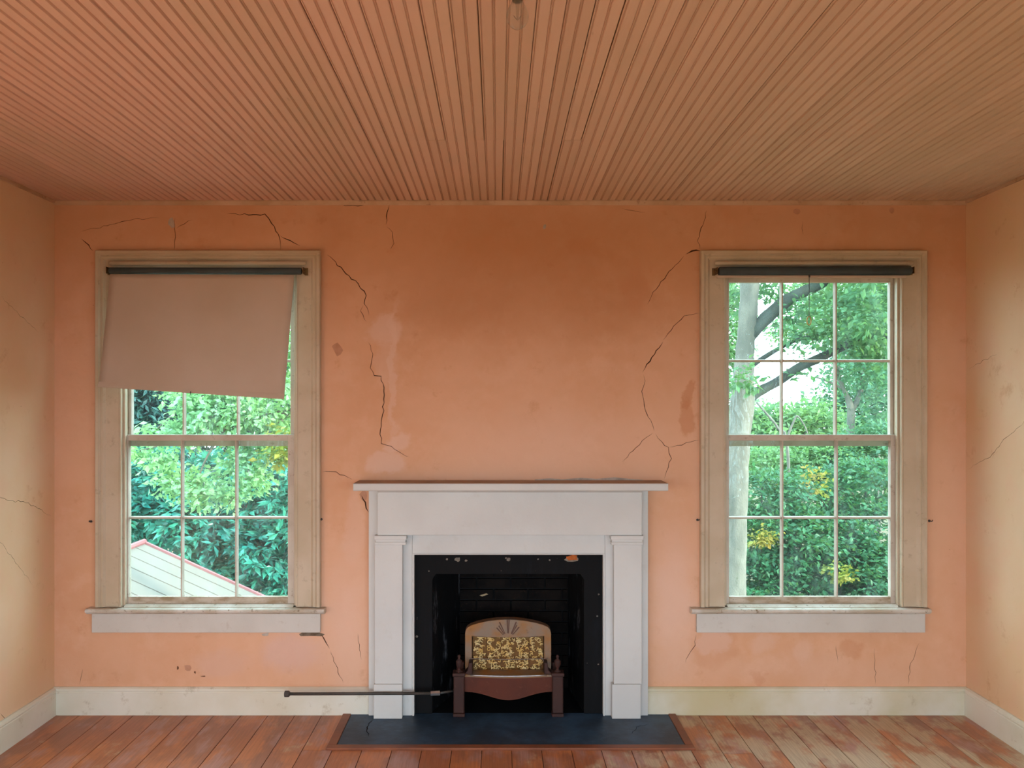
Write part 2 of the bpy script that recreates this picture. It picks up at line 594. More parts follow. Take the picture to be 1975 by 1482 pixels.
def crack_outline(pts, w, rnd, step=0.021, jit=0.0055):
    """jagged leaf-shaped outline round a polyline; returns left side, centre, right side"""
    P = [Vector(p) for p in pts]
    L = []
    for a, b in zip(P[:-1], P[1:]):
        k = max(1, int((b - a).length / step))
        for i in range(k):
            L.append(a.lerp(b, i / k))
    L.append(P[-1])
    n = len(L)
    out = []
    for i, p in enumerate(L):
        t = (L[min(i + 1, n - 1)] - L[max(i - 1, 0)])
        t = t.normalized() if t.length > 0 else Vector((1, 0))
        q = Vector((-t.y, t.x))
        c = p + (q * rnd.uniform(-jit, jit) if 0 < i < n - 1 else Vector((0, 0)))
        s = i / (n - 1)
        hw = w * (0.22 + 0.9 * math.sin(PI * min(max(s, 0.05), 0.95)) * rnd.uniform(0.45, 1.2))
        out.append((c + q * hw, c, c - q * hw))
    return [o[0] for o in out], [o[1] for o in out], [o[2] for o in out]


def sheet(rect, holes, cracks, patches, to3, seed=1, depth=0.007):
    """triangulated sheet with V-shaped cracks cut into it. to3(u, v, depth)"""
    rnd = random.Random(seed)
    V, E = [], []
    deep = set()

    def ring(poly, close=True):
        s = len(V)
        V.extend(Vector(p) for p in poly)
        m = len(poly)
        for i in range(m if close else m - 1):
            E.append((s + i, s + (i + 1) % m))
        return s
    ring(rect)
    for h in holes:
        ring(h)
    cpolys, ppolys = [], []
    for pts, w in cracks:
        l, c, r = crack_outline(pts, w, rnd)
        poly = [c[0]] + l[1:-1] + [c[-1]] + r[1:-1][::-1]
        ring(poly)
        cpolys.append([tuple(p) for p in poly])
        if len(c) > 2:
            s = ring(c[1:-1], False)
            deep.update(range(s, s + len(c) - 2))
    for pts, mi in patches:
        ring(pts)
        ppolys.append(([tuple(p) for p in pts], mi))
    v2, e2, f2, ov, oe, of = delaunay_2d_cdt(V, E, [], 0, 1e-6)
    boxes = [(min(p[0] for p in q), max(p[0] for p in q), min(p[1] for p in q), max(p[1] for p in q)) for q in cpolys]
    verts = []
    for i, p in enumerate(v2):
        d = depth if any(k in deep for k in ov[i]) else 0.0
        verts.append(to3(p.x, p.y, d))
    faces, mi = [], []
    hp = [[tuple(p) for p in h] for h in holes]
    rp = [tuple(p) for p in rect]
    for f in f2:
        c = sum((v2[i] for i in f), Vector((0, 0))) / len(f)
        c = (c.x, c.y)
        if not inpoly(c, rp) or any(inpoly(c, h) for h in hp):
            continue
        k = 0
        for q, m_ in ppolys:
            if inpoly(c, q):
                k = m_
        for q, b in zip(cpolys, boxes):
            if b[0] <= c[0] <= b[1] and b[2] <= c[1] <= b[3] and inpoly(c, q):
                k = 1
                break
        faces.append(tuple(f))
        mi.append(k)
    mb = MB()
    mb.v, mb.f, mb.m = verts, faces, mi
    return mb


def plate(outer, holes, y0, y1):
    """flat plate in the x-z plane with holes and real thickness"""
    mb = MB()
    V, E = [], []
    for poly in [outer] + holes:
        s = len(V)
        V.extend(Vector(p) for p in poly)
        E += [(s + i, s + (i + 1) % len(poly)) for i in range(len(poly))]
    v2, e2, f2, ov, oe, of = delaunay_2d_cdt(V, E, [], 0, 1e-7)
    n = len(v2)
    mb.v = [(p.x, y0, p.y) for p in v2] + [(p.x, y1, p.y) for p in v2]
    cnt = {}
    for f in f2:
        c = sum((v2[i] for i in f), Vector((0, 0))) / len(f)
        if not inpoly((c.x, c.y), outer) or any(inpoly((c.x, c.y), h) for h in holes):
            continue
        mb.f.append(tuple(f))
        mb.f.append(tuple(i + n for i in f)[::-1])
        for i in range(len(f)):
            e = (f[i], f[(i + 1) % len(f)])
            k = tuple(sorted(e))
            cnt.setdefault(k, []).append(e)
    for k, es in cnt.items():
        if len(es) == 1:
            a, b = es[0]
            mb.f.append((b, a, a + n, b + n))
    mb.m = [0] * len(mb.f)
    return mb


def rect(x0, x1, z0, z1):
    return [(x0, z0), (x1, z0), (x1, z1), (x0, z1)]


# ------------------------------------------------------------------ back wall
def bw(px, py):
    return (PX(px, 0), PZ(py, 0))


# window openings in the wall (x0, x1, z0, z1)
WIN = []
for px0, px1 in ((223, 577), (1386, 1744)):
    WIN.append((PX(px0, 0), PX(px1, 0), PZ(1180, 0), PZ(522, 0)))
FBX0, FBX1, FBZ = PX(806, 0), PX(1155, 0), PZ(1080, 0)

CR = [
    ([(437, 412), (480, 414), (510, 414), (525, 430), (537, 452), (541, 484)], 1.5),
    ([(540, 454), (560, 464), (580, 475)], 1.4),
    ([(630, 491), (662, 522), (690, 548), (708, 570), (703, 586), (712, 610)], 1.6),
    ([(701, 588), (697, 600), (707, 622)], 1.0),
    ([(710, 660), (719, 683), (714, 710), (722, 724), (735, 726), (742, 755), (738, 800), (734, 830), (736, 855), (755, 861), (775, 875), (790, 882)], 1.6),
    ([(751, 394), (748, 410), (744, 434)], 1.5),
    ([(745, 437), (757, 447), (760, 470), (752, 483)], 0.9),
    ([(619, 911), (648, 912), (680, 925)], 0.9),
    ([(1351, 484), (1335, 485), (1322, 491)], 2.8),
    ([(1320, 493), (1296, 518), (1270, 550), (1255, 572), (1248, 588)], 1.2),
    ([(1350, 482), (1346, 465), (1352, 440), (1364, 405)], 1.1),
    ([(1350, 604), (1320, 610), (1300, 630), (1278, 657)], 1.1),
    ([(1279, 659), (1262, 683), (1243, 710), (1239, 719)], 1.9),
    ([(1241, 722), (1243, 735), (1237, 755), (1246, 790), (1262, 833)], 1.2),
    ([(1264, 836), (1277, 853), (1288, 864), (1294, 885), (1281, 925)], 1.2),
    ([(1260, 835), (1246, 845), (1220, 870), (1200, 892)], 0.9),
    ([(1289, 863), (1315, 858), (1350, 849)], 0.9),
    ([(338, 420), (337, 450), (335, 484)], 1.0),
    ([(340, 441), (355, 432), (372, 424)], 0.7),
    ([(156, 460), (170, 474), (181, 485)], 1.4),
    ([(157, 447), (200, 437), (250, 424), (308, 420)], 0.8),
    ([(618, 1222), (628, 1240), (636, 1252)], 1.8),
    ([(637, 1255), (650, 1290), (662, 1318)], 0.9),
    ([(1343, 1223), (1340, 1245), (1328, 1265), (1322, 1280)], 0.9),
    ([(1773, 1240), (1757, 1280), (1751, 1322)], 0.9),
    ([(1687, 1250), (1688, 1290), (1688, 1322)], 0.6),
    ([(1612, 1245), (1616, 1280)], 0.6),
    ([(160, 1290), (153, 1322)], 0.7),
    ([(697, 955), (703, 970), (712, 990)], 2.2),
    ([(480, 394), (540, 395), (600, 394)], 0.8),
    ([(690, 1222), (692, 1245), (698, 1275)], 0.8),
    ([(1200, 402), (1225, 406), (1245, 410)], 0.7),
    ([(1548, 425), (1549, 455)], 0.5),
    ([(640, 395), (690, 396), (720, 394)], 1.0),
]
cracks = [([bw(*p) for p in pts], w * 0.55 / 350.0) for pts, w in CR]


def blob(px, py, rx, ry, n, seed, wob=0.35):
    r = random.Random(seed)
    out = []
    for i in range(n):
        a = 2 * PI * i / n
        k = 1 + r.uniform(-wob, wob)
        out.append(bw(px + rx * k * math.cos(a), py + ry * k * math.sin(a)))
    return out


patches = [
    (blob(331, 430, 7, 9, 9, 1), 2), (blob(600, 1224, 20, 5, 10, 2), 3), (blob(512, 1224, 7, 4, 8, 3), 2),
    (blob(1050, 438, 4, 5, 7, 4), 2), ([bw(*p) for p in ((640, 668), (645, 664), (651, 661), (657, 668), (662, 676), (657, 684), (650, 688), (646, 680))], 4),
    (blob(361, 1289, 7, 6, 8, 6), 4), (blob(343, 1289, 2.4, 4, 6, 7), 1), (blob(376, 1297, 2, 3, 6, 8), 1), (blob(392, 1305, 5, 1.3, 6, 9), 1),
    (blob(1537, 408, 7, 6, 9, 10, .1), 4), (blob(1720, 406, 5, 6, 9, 11, .1), 4),
    (blob(700, 957, 8, 10, 9, 12), 4),
    ([bw(*p) for p in ((1030, 930), (1032, 925), (1060, 923), (1085, 925), (1120, 922), (1150, 924), (1185, 921), (1215, 924), (1240, 926), (1242, 930))], 2),
]
sp = lambda px, py, rx, ry, c, a, s: (bw(px, py)[0], bw(px, py)[1], rx / 350.0, ry / 350.0, c, a, s)
PALE, STAIN_SHADE, DKP, GREY = (0.80, 0.55, 0.45), (0.46, 0.18, 0.055), (0.58, 0.24, 0.11), (0.70, 0.47, 0.42)
spots = [
    sp(1000, 490, 430, 200, STAIN_SHADE, 0.45, 0.9), sp(420, 400, 300, 90, STAIN_SHADE, 0.28, 0.9), sp(640, 520, 60, 140, STAIN_SHADE, 0.2, 0.9), sp(1560, 420, 330, 80, STAIN_SHADE, 0.32, 0.9), sp(870, 600, 170, 60, STAIN_SHADE, 0.20, 0.9), sp(1170, 600, 130, 70, STAIN_SHADE, 0.18, 0.9),  # smoke stain mid-wall; the two wide side spots paint the upper wall's shade
    sp(745, 640, 38, 34, PALE, 0.55, 0.35), sp(745, 700, 30, 40, PALE, 0.25, 0.4), sp(759, 720, 9, 150, PALE, 0.45, 0.5),
    sp(765, 855, 26, 20, PALE, 0.55, 0.35), sp(745, 895, 42, 28, PALE, 0.55, 0.3), sp(1080, 860, 230, 90, PALE, 0.25, 0.9),
    sp(1330, 760, 13, 22, DKP, 0.5, 0.3), sp(1328, 800, 18, 40, DKP, 0.5, 0.3), sp(1225, 560, 30, 60, DKP, 0.3, 0.5),
    sp(1372, 1240, 34, 26, PALE, 0.6, 0.3), sp(1372, 1245, 52, 44, DKP, 0.25, 0.3), sp(1470, 1243, 28, 22, PALE, 0.35, 0.6),
    sp(1555, 1258, 20, 34, PALE, 0.3, 0.6), sp(1462, 1305, 12, 20, DKP, 0.4, 0.4), sp(1640, 1250, 30, 20, DKP, 0.35, 0.4),
    sp(560, 1265, 70, 45, GREY, 0.5, 0.5), sp(685, 1010, 20, 90, PALE, 0.3, 0.5), sp(1125, 480, 40, 22, DKP, 0.2, 0.5),
    sp(430, 1280, 60, 30, GREY, 0.25, 0.5), sp(1300, 1160, 48, 170, PALE, 0.55, 0.9), sp(668, 1210, 55, 170, PALE, 0.4, 0.9), sp(1500, 1290, 260, 40, PALE, 0.2, 0.9),
]
M['wall_back'] = wall_paint('peach_plaster_back', spots)
M['wall_side'] = wall_paint('peach_plaster_side', [], (0.80, 0.57, 0.40), (0.76, 0.51, 0.30))  # same peach, painted paler for the sky light on the side walls
M['patch_brown'] = paint('brown_scuff', (0.58, 0.31, 0.21), (0.50, 0.25, 0.15), 20, 0.9)
M['hole'] = paint('broken_lath', (0.20, 0.15, 0.11), (0.12, 0.08, 0.05), 30, 0.95)

wm = sheet(rect(XL, XR, 0.0, HC),
           [rect(*w) for w in WIN] + [rect(FBX0, FBX1, -0.0001, FBZ)],
           cracks, patches, lambda u, v, d: (u, d, v), 3)
# body of the wall behind the plaster skin
xs = [XL - 0.25, WIN[0][0], WIN[0][1], FBX0, FBX1, WIN[1][0], WIN[1][1], XR + 0.25]
for i in range(7):
    a, b = xs[i], xs[i + 1]
    if i in (1, 5):
        w = WIN[0] if i == 1 else WIN[1]
        wm.box(a, b, 0.012, 0.10, -3.6, w[2])
        wm.box(a, b, 0.012, 0.10, w[3], 3.3)
    elif i == 3:
        wm.box(a, b, 0.012, 0.10, FBZ, 3.3)
    else:
        wm.box(a, b, 0.012, 0.10, -3.6, 3.3)
wall_back = wm.build('wall_back', [M['wall_back'], M['crack'], M['plaster'], M['hole'], M['patch_brown']], fix=False)
tag(wall_back, 'peach plaster wall with cracks around the fireplace and two windows', kind='structure')


# ------------------------------------------------------------------ side and rear walls
def sidept(X, px, py):
    d = X * F / (px - VX)
    return (d + CAMY, CZ - (py - VY) * d / F)


def side_wall(name, X, op, crs, sgn, label, seed):
    cr = [([sidept(X, *p) for p in pts], w * 0.38 / 370.0) for pts, w in crs]
    mb = sheet(rect(YR, 0.0, 0.0, HC), [rect(*op)], cr, [], lambda u, v, d: (X + sgn * d, u, v), seed)
    a, b = sorted((X + sgn * 0.012, X + sgn * 0.22))
    y0, y1, z0, z1 = op
    mb.box(a, b, YR - 0.2, y0, -3.6, 3.3)
    mb.box(a, b, y1, 0.0, -3.6, 3.3)
    mb.box(a, b, y0, y1, -3.6, z0)
    mb.box(a, b, y0, y1, z1, 3.3)
    o = mb.build(name, [M['wall_side'], M['crack']], fix=False)
    return tag(o, label, kind='structure')


side_wall('wall_left', XL, LEFT_OPEN, [
    ([(-20, 955), (8, 962), (30, 968), (45, 966), (60, 975), (100, 996)], 1.0),
    ([(-20, 1020), (0, 1045), (20, 1072), (40, 1100), (65, 1130)], 0.8),
    ([(0, 570), (40, 610), (75, 642)], 0.6), ([(0, 1376), (14, 1388)], 1.2)], -1,
    'pale peach plaster wall at the left with fine cracks', 5)
side_wall('wall_right', XR, RIGHT_OPEN, [
    ([(1868, 905), (1890, 890), (1910, 882), (1935, 850), (1955, 832), (1985, 805)], 0.9),
    ([(1868, 712), (1900, 695), (1926, 680)], 0.6)], 1,
    'pale peach plaster wall at the right with a diagonal crack', 6)
mb = MB()
xe = [XL - 0.22]
for (a, b, c, d_) in REAR_OPEN:
    mb.box(xe[-1], a, YR - 0.2, YR, -3.6, 3.3)
    mb.box(a, b, YR - 0.2, YR, -3.6, c)
    mb.box(a, b, YR - 0.2, YR, d_, 3.3)
    xe.append(b)
mb.box(xe[-1], XR + 0.22, YR - 0.2, YR, -3.6, 3.3)
tag(mb.build('wall_rear', M['wall_side']), 'peach plaster wall behind the viewer with tall openings added for daylight', kind='structure')

# ------------------------------------------------------------------ ceiling boards
ceiling = empty('ceiling', (0, 0, HC), 'beadboard ceiling of narrow painted boards', kind='structure')
NB = 61
BWD = (XR - XL) / NB


def bead_profile(w):
    """underside of one board: edge groove + bead + groove, flat, centre groove + bead + groove, flat"""
    g, be, dp = 0.0030, 0.0046, 0.0036
    p = [(0.0006, 0.012), (0.0006, 0.0025), (0.0022, 0.0)]

    def bead(x):
        return [(x, dp), (x + 0.0006, dp), (x + 0.0012, 0.002), (x + be / 2, 0.0002), (x + be - 0.0012, 0.002), (x + be - 0.0006, dp), (x + be, dp)]
    c = w / 2
    p = [(0.0005, 0.014), (0.0005, dp)] + bead(0.0018)[1:] + [(0.0018 + be + g * 0.6, dp), (0.0018 + be + g, 0.0)]
    p += [(c - g, 0.0), (c - g * 0.4, dp)] + bead(c)[0:] + [(c + be + g * 0.4, dp), (c + be + g, 0.0)]
    p += [(w - g, 0.0), (w - g * 0.3, dp), (w - 0.0005, dp + 0.001), (w - 0.0005, 0.014)]
    return p


prof = bead_profile(BWD)
_cache = {}


def ceil_board(x, y0, y1, dz=0.0, dx=0.0):
    key = (round(y0, 2), round(y1, 2))
    if key not in _cache:
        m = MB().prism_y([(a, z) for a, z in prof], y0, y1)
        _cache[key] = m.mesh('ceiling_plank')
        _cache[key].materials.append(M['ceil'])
    o = bpy.data.objects.new('plank', _cache[key])
    COL.objects.link(o)
    o.parent = ceiling
    o.location = (x + dx, 0, dz)
    if rj.random() < 0.22:
        o.scale.x = 0.972


rj = random.Random(11)
JOINTS = {}
for i in range(NB):
    x = XL + (i + 0.5) * BWD
    if -0.40 < x < 0.02 or 0.24 < x < 0.36:
        JOINTS[i] = [-1.06]
    elif 1.15 < x < 1.8:
        JOINTS[i] = [-0.52]
    elif -0.50 < x <= -0.40:
        JOINTS[i] = [-0.42]
for i in range(NB):
    x = XL + i * BWD
    cuts = [YR] + JOINTS.get(i, []) + [0.0]
    for a, b in zip(cuts[:-1], cuts[1:]):
        ceil_board(x, a + 0.0012, b - 0.0012, rj.choice([0, 0, 0, 0.0008, -0.0006]), rj.uniform(-0.0007, 0.0007))
MB().box(XL - 0.22, XR + 0.22, YR - 0.2, 0.2, 0.0145, 0.3).build('lath_backing', M['wood'], ceiling, loc=(0, 0, 0))

# cove strips where wall and ceiling meet
tag(MB().prism_x([(0, HC), (-0.016, HC), (-0.016, HC - 0.006), (-0.010, HC - 0.016), (-0.004, HC - 0.024), (0, HC - 0.024)], XL, XR).build('trim_1', M['cove']), 'thin painted cove strip along the top of the fireplace wall', kind='structure')
for k, (X, s) in enumerate(((XL, 1), (XR, -1))):
    tag(MB().box(min(X, X + s * 0.012), max(X, X + s * 0.012), YR, -0.016, HC - 0.016, HC).build('trim_%d' % (k + 2), M['cove']), 'thin painted strip under the ceiling on the %s wall' % ('left', 'right')[k], kind='structure')

# ------------------------------------------------------------------ floor, hearth
floor = empty('floor', (0, 0, 0), 'worn reddish wide plank floor', kind='structure')
HX0, HX1, HY = -0.8025, 0.934, -0.432
OX0, OX1, OY = HX0 - 0.047, HX1 + 0.042, HY - 0.046
HT = 0.006
NP = 34
PW = (XR - XL) / NP
rf = random.Random(5)
_fc = {}


def plank(x0, x1, y0, y1):
    g = 0.0014
    w, l = x1 - x0 - 2 * g, y1 - y0 - 2 * g
    if w < 0.004 or l < 0.01:
        return
    key = (round(w, 4), round(l, 3))
    if key not in _fc:
        b = 0.0012
        m = MB()
        v = [(0, 0, -0.02), (w, 0, -0.02), (w, l, -0.02), (0, l, -0.02), (0, 0, -b), (w, 0, -b), (w, l, -b), (0, l, -b),
             (b, b, 0), (w - b, b, 0), (w - b, l - b, 0), (b, l - b, 0)]
        m.add(v, [(0, 1, 5, 4), (1, 2, 6, 5), (2, 3, 7, 6), (3, 0, 4, 7), (4, 5, 9, 8), (5, 6, 10, 9), (6, 7, 11, 10), (7, 4, 8, 11), (8, 9, 10, 11), (3, 2, 1, 0)])
        _fc[key] = m.mesh('floor_plank')
        _fc[key].materials.append(M['floor'])
    o = bpy.data.objects.new('plank', _fc[key])
    COL.objects.link(o)
    o.parent = floor
    o.location = (x0 + g, y0 + g, rf.uniform(-0.0008, 0.0))


for i in range(NP):
    a, b = XL + i * PW, XL + (i + 1) * PW
    end = 0.0
    if b > OX0 and a < OX1:
        end = OY
        if a < OX0:
            plank(a, OX0, OY, 0.0)
        if b > OX1:
            plank(OX1, b, OY, 0.0)
    cut = rf.uniform(-5.2, -1.2)
    if i == 12:
        cut = -0.37
    if i == 24:
        cut = -0.52
    plank(a, b, YR, cut)
    plank(a, b, cut, end)
MB().box(XL - 0.1, XR + 0.1, YR - 0.1, 0.0, -0.25, -0.021).build('subfloor', M['wood'], floor)

hearth = empty('hearth', ((HX0 + HX1) / 2, HY, 0), 'dark blue slate hearth slab framed by a thin red wood border', 'hearth')
hm = sheet([(HX0, HY), (HX1, HY), (HX1, -0.0005), (HX0, -0.0005)], [],
           [([(PX(722, -.05), -0.055), (PX(712, -.2) - .01, -0.20), (PX(716, -.3) - .012, -0.33)], 0.003),
            ([(HX1 - 0.25, -0.30), (HX1 - 0.2, -0.20), (HX1 - 0.12, -0.15)], 0.0015)], [],
           lambda u, v, d: (u, v, HT - d), 9, 0.004)
hm.box(HX0, HX1, HY, -0.0005, -0.02, 0.0005)
hm.build('slab', [M['slate'], M['soot']], hearth, fix=False)
MB().box(OX0, OX1, OY, HY - 0.002, -0.02, 0.011).build('border_strip', M['oak_border'], hearth, bevel=0.003)
MB().box(OX0, HX0 - 0.002, HY - 0.001, -0.0005, -0.02, 0.010).build('border_strip', M['oak_border'], hearth, bevel=0.003)
MB().box(HX1 + 0.002, OX1, HY - 0.001, -0.0005, -0.02, 0.010).build('border_strip', M['oak_border'], hearth, bevel=0.003)

# ------------------------------------------------------------------ baseboards
BH = 0.152
BPROF = [(0, 0), (-0.020, 0), (-0.020, BH - 0.030), (-0.017, BH - 0.027), (-0.017, BH - 0.022), (-0.021, BH - 0.018), (-0.019, BH - 0.008), (-0.008, BH), (0, BH)]
MBX0, MBX1 = PX(710, -0.04), PX(1250.5, -0.04)
tag(MB().prism_x(BPROF, XL, MBX0).build('baseboard_back', M['base']), 'cream baseboard left of the fireplace', kind='structure')
tag(MB().prism_x(BPROF, MBX1, XR).build('baseboard_back', M['base_stained']), 'cream baseboard right of the fireplace, stained towards the corner', kind='structure')
for nm, X, s, lb in (('baseboard_left', XL, 1, 'cream baseboard along the left wall'), ('baseboard_right', XR, -1, 'cream baseboard along the right wall')):
    tag(MB().prism_y([(X - s * y, z) for y, z in BPROF], YR, -0.021).build(nm, M['base']), lb, kind='structure')


# ------------------------------------------------------------------ windows
def mitred(mb, outer, prof, side):
    """prof: (u inward from outer edge, y). outer: x0, x1, z0, z1"""
    x0, x1, z0, z1 = outer
    n = len(prof)
    A, B = [], []
    for u, y in prof:
        if side == 'l':
            A.append((x0 + u, y, z0)); B.append((x0 + u, y, z1 - u))
        elif side == 'r':
            A.append((x1 - u, y, z0)); B.append((x1 - u, y, z1 - u))
        else:
            A.append((x0 + u, y, z1 - u)); B.append((x1 - u, y, z1 - u))
    mb.add(A + B, [(i, (i + 1) % n, n + (i + 1) % n, n + i) for i in range(n)] + [tuple(range(n))[::-1], tuple(range(n, 2 * n))])
    return mb


def sash(win, name, x0, x1, z0, z1, gx0, gx1, gz0, gz1, y0, y1, mux, muz, lower):
    """frame x0..x1 z0..z1, glazed opening gx, gz; mux: centres of vertical bars, muz: centre of the cross bar"""
    m = MB()
    m.box(x0, gx0, y0, y1, z0, z1)
    m.box(gx1, x1, y0, y1, z0, z1)
    m.box(gx0, gx1, y0, y1, z0, gz0, 1 if lower else 0)
    m.box(gx0, gx1, y0, y1, gz1, z1)
    s = m.build(name, [M['sash'], M['dirty_rail']], win, bevel=0.0025)
    yc = (y0 + y1) / 2 + 0.006
    hw = 0.0085
    for cx in mux:
        MB().prism_y_like = None
        t = MB()
        pr = [(cx - hw, yc), (cx - hw * 0.45, y0 + 0.003), (cx + hw * 0.45, y0 + 0.003), (cx + hw, yc), (cx + hw, yc + 0.004), (cx + 0.004, y1 - 0.002), (cx - 0.004, y1 - 0.002), (cx - hw, yc + 0.004)]
        n = len(pr)
        t.add([(a, b, gz0) for a, b in pr] + [(a, b, gz1) for a, b in pr],
              [(i, (i + 1) % n, n + (i + 1) % n, n + i) for i in range(n)] + [tuple(range(n))[::-1], tuple(range(n, 2 * n))])
        t.build('muntin', M['sash'], s)
    cols = [gx0] + [c for c in mux] + [gx1]
    hz = 0.008
    for k in range(3):
        a = cols[k] + (hw if k else 0)
        b = cols[k + 1] - (hw if k < 2 else 0)
        pr = [(yc, muz - hz), (y0 + 0.005, muz - hz * 0.45), (y0 + 0.005, muz + hz * 0.45), (yc, muz + hz), (y1 - 0.003, muz + 0.004), (y1 - 0.003, muz - 0.004)]
        MB().prism_x(pr, a, b).build('muntin', M['sash'], s)
    for k in range(3):
        for (za, zb) in ((gz0, muz), (muz, gz1)):
            MB().box(cols[k] + 0.001, cols[k + 1] - 0.001, yc + 0.0005, yc + 0.0032, za + 0.001, zb - 0.001).build('pane', M['glass'], s)
    return s


def window(idx, cas, glo, gup, stool, apron, label):
    """pixel spans: cas (outer casing x), glo / gup (x edges of lower / upper glass), stool, apron"""
    op = WIN[idx]
    yc = -0.036
    ox0, ox1 = PX(cas[0], yc), PX(cas[1], yc)
    zt, zb = PZ(483, yc), PZ(1172, yc)
    w = empty('window_%d' % (idx + 1), ((ox0 + ox1) / 2, 0, zb), label, kind='structure')
    cw = 0.137
    prof = [(0, 0), (0, -0.034), (0.003, -0.038), (0.018, -0.038), (0.022, -0.032), (0.026, -0.027), (0.033, -0.030), (0.040, -0.030), (0.046, -0.024), (0.052, -0.019),
            (cw - 0.014, -0.019), (cw - 0.009, -0.023), (cw - 0.002, -0.022), (cw, -0.016), (cw, 0)]
    for sd in 'lrt':
        mitred(MB(), (ox0, ox1, zb, zt), prof, sd).build('casing', M['casing'], w)
    # small round bar fixed along the head casing
    zb2 = PZ(507, -0.05)
    MB().tube([(ox0 + 0.075, -0.034, zb2), (ox0 + 0.083, -0.034, zb2), (ox1 - 0.083, -0.034, zb2), (ox1 - 0.075, -0.034, zb2)], [0.006, 0.0125, 0.0125, 0.006], 12).build('head_bead', M['casing'], w, smooth=True)
    # jamb lining and stops
    ix0, ix1 = ox0 + cw + 0.002, ox1 - cw - 0.002
    zh = zt - cw - 0.001
    j = MB()
    j.box(op[0], ix0, -0.002, 0.10, op[2], op[3])
    j.box(ix1, op[1], -0.002, 0.10, op[2], op[3])
    j.box(ix0, ix1, -0.002, 0.10, zh, op[3])
    j.build('jamb', M['casing'], w)
    for a, b in ((ix0, ix0 + 0.011), (ix1 - 0.011, ix1)):
        MB().box(a, b, -0.001, 0.022, zb, zh).build('stop_bead', M['casing'], w, bevel=0.003)
    # sashes: lower one in front
    yl0, yl1, yu0, yu1 = 0.024, 0.058, 0.062, 0.096
    ylg, yug = 0.047, 0.085
    lx0, lx1 = PX(glo[0], ylg), PX(glo[-1], ylg)
    mux = [PX((glo[1] + glo[2]) / 2, ylg), PX((glo[3] + glo[4]) / 2, ylg)]
    sash(w, 'lower_sash', ix0 + 0.002, ix1 - 0.002, PZ(1166, yl0), PZ(839, yl0), lx0, lx1, PZ(1150, ylg), PZ(850.5, yl0), yl0, yl1, mux, PZ(998.5, ylg), True)
    ux0, ux1 = PX(gup[0], yug), PX(gup[-1], yug)
    mux = [PX((gup[1] + gup[2]) / 2, yug), PX((gup[3] + gup[4]) / 2, yug)]
    sash(w, 'upper_sash', ix0 + 0.002, ix1 - 0.002, PZ(861, yu0), PZ(534, yu0), ux0, ux1, PZ(843, yug), PZ(546, yug), yu0, yu1, mux, PZ(696.5, yug), False)
    # stool with rounded nosing, apron, outside sill
    ys = -0.062
    sx0, sx1 = PX(stool[0], ys), PX(stool[1], ys)
    zs = PZ(1176, ys)
    th = 0.030
    pr = [(0.03, zs), (-0.052, zs), (-0.060, zs - 0.004), (-0.064, zs - 0.011), (-0.060, zs - 0.019), (-0.050, zs - 0.024), (-0.042, zs - th), (-0.0, zs - th), (0.03, zs - th)]
    st = MB()
    st.prism_x(pr[:7] + [(-0.0005, zs - th), (-0.0005, zs)], sx0, sx1)
    st.prism_x([(-0.001, zs - th), (-0.001, zs), (0.024, zs), (0.024, zs - th)], ix0, ix1)
    st.build('stool', M['sill'], w)
    MB().prism_x([(-0.0, zs), (-0.022, zs), (-0.022, zs + 0.004), (0.0, zs + 0.012), (0.0235, zs + 0.012), (0.0235, zs)], ix0 + 0.012, ix1 - 0.012).build('stool_strip', M['sill'], w)
    ya = -0.026
    MB().box(PX(apron[0], ya), PX(apron[1], ya), ya, -0.0005, PZ(1221, ya), zs - th - 0.0005).build('apron', M['apron'], w, bevel=0.003)
    MB().prism_x([(0.0245, zs - 0.06), (0.0245, zs - 0.004), (0.21, zs - 0.03), (0.27, zs - 0.04), (0.27, zs - 0.07)], op[0] + 0.001, op[1] - 0.001).build('outer_sill', M['sill'], w)
    return w, (ox0, ox1, zb, zt)


w1, wb1 = window(0, (183, 617), (251, 349, 356, 454, 460, 557), (257, 353, 359, 457, 463, 562), (163.5, 624.5), (176.5, 617.5),
                 'double hung window left of the fireplace, half covered by a shade')
w2, wb2 = window(1, (1352, 1789), (1404, 1504, 1510.5, 1609, 1615, 1714), (1404, 1504, 1509, 1607, 1613, 1713), (1335, 1797), (1344, 1785),
                 'double hung window right of the fireplace with the big tree outside')


# ------------------------------------------------------------------ roller shades
def bracket(root, x, z, s):
    m = MB()
    m.box(x - 0.0015, x + 0.0015, -0.075, -0.020, z - 0.016, z + 0.020)
    m.box(min(x, x + s * 0.016), max(x, x + s * 0.016), -0.0235, -0.020, z - 0.018, z + 0.022)
    m.tube([(x - 0.006, -0.060, z), (x + 0.006, -0.060, z)], 0.005, 8)
    m.build('bracket', M['brass'], root)


yr = -0.058
rz = PZ(522.5, yr)
sl = empty('roller_shade', (PX(393, yr), yr, rz), 'beige roller shade pulled halfway down, hanging crooked over the left window', 'roller shade')
rx0, rx1 = PX(211, yr), PX(582, yr)
MB().tube([(rx0, yr, rz), (rx0 + 0.004, yr, rz), (rx1 - 0.004, yr, rz - 0.002), (rx1, yr, rz - 0.002)], [0.014, 0.0185, 0.0185, 0.014], 20).build('roller', M['roller'], sl, smooth=True)
bracket(sl, rx0 - 0.010, rz, -1)
bracket(sl, rx1 + 0.010, rz - 0.002, 1)
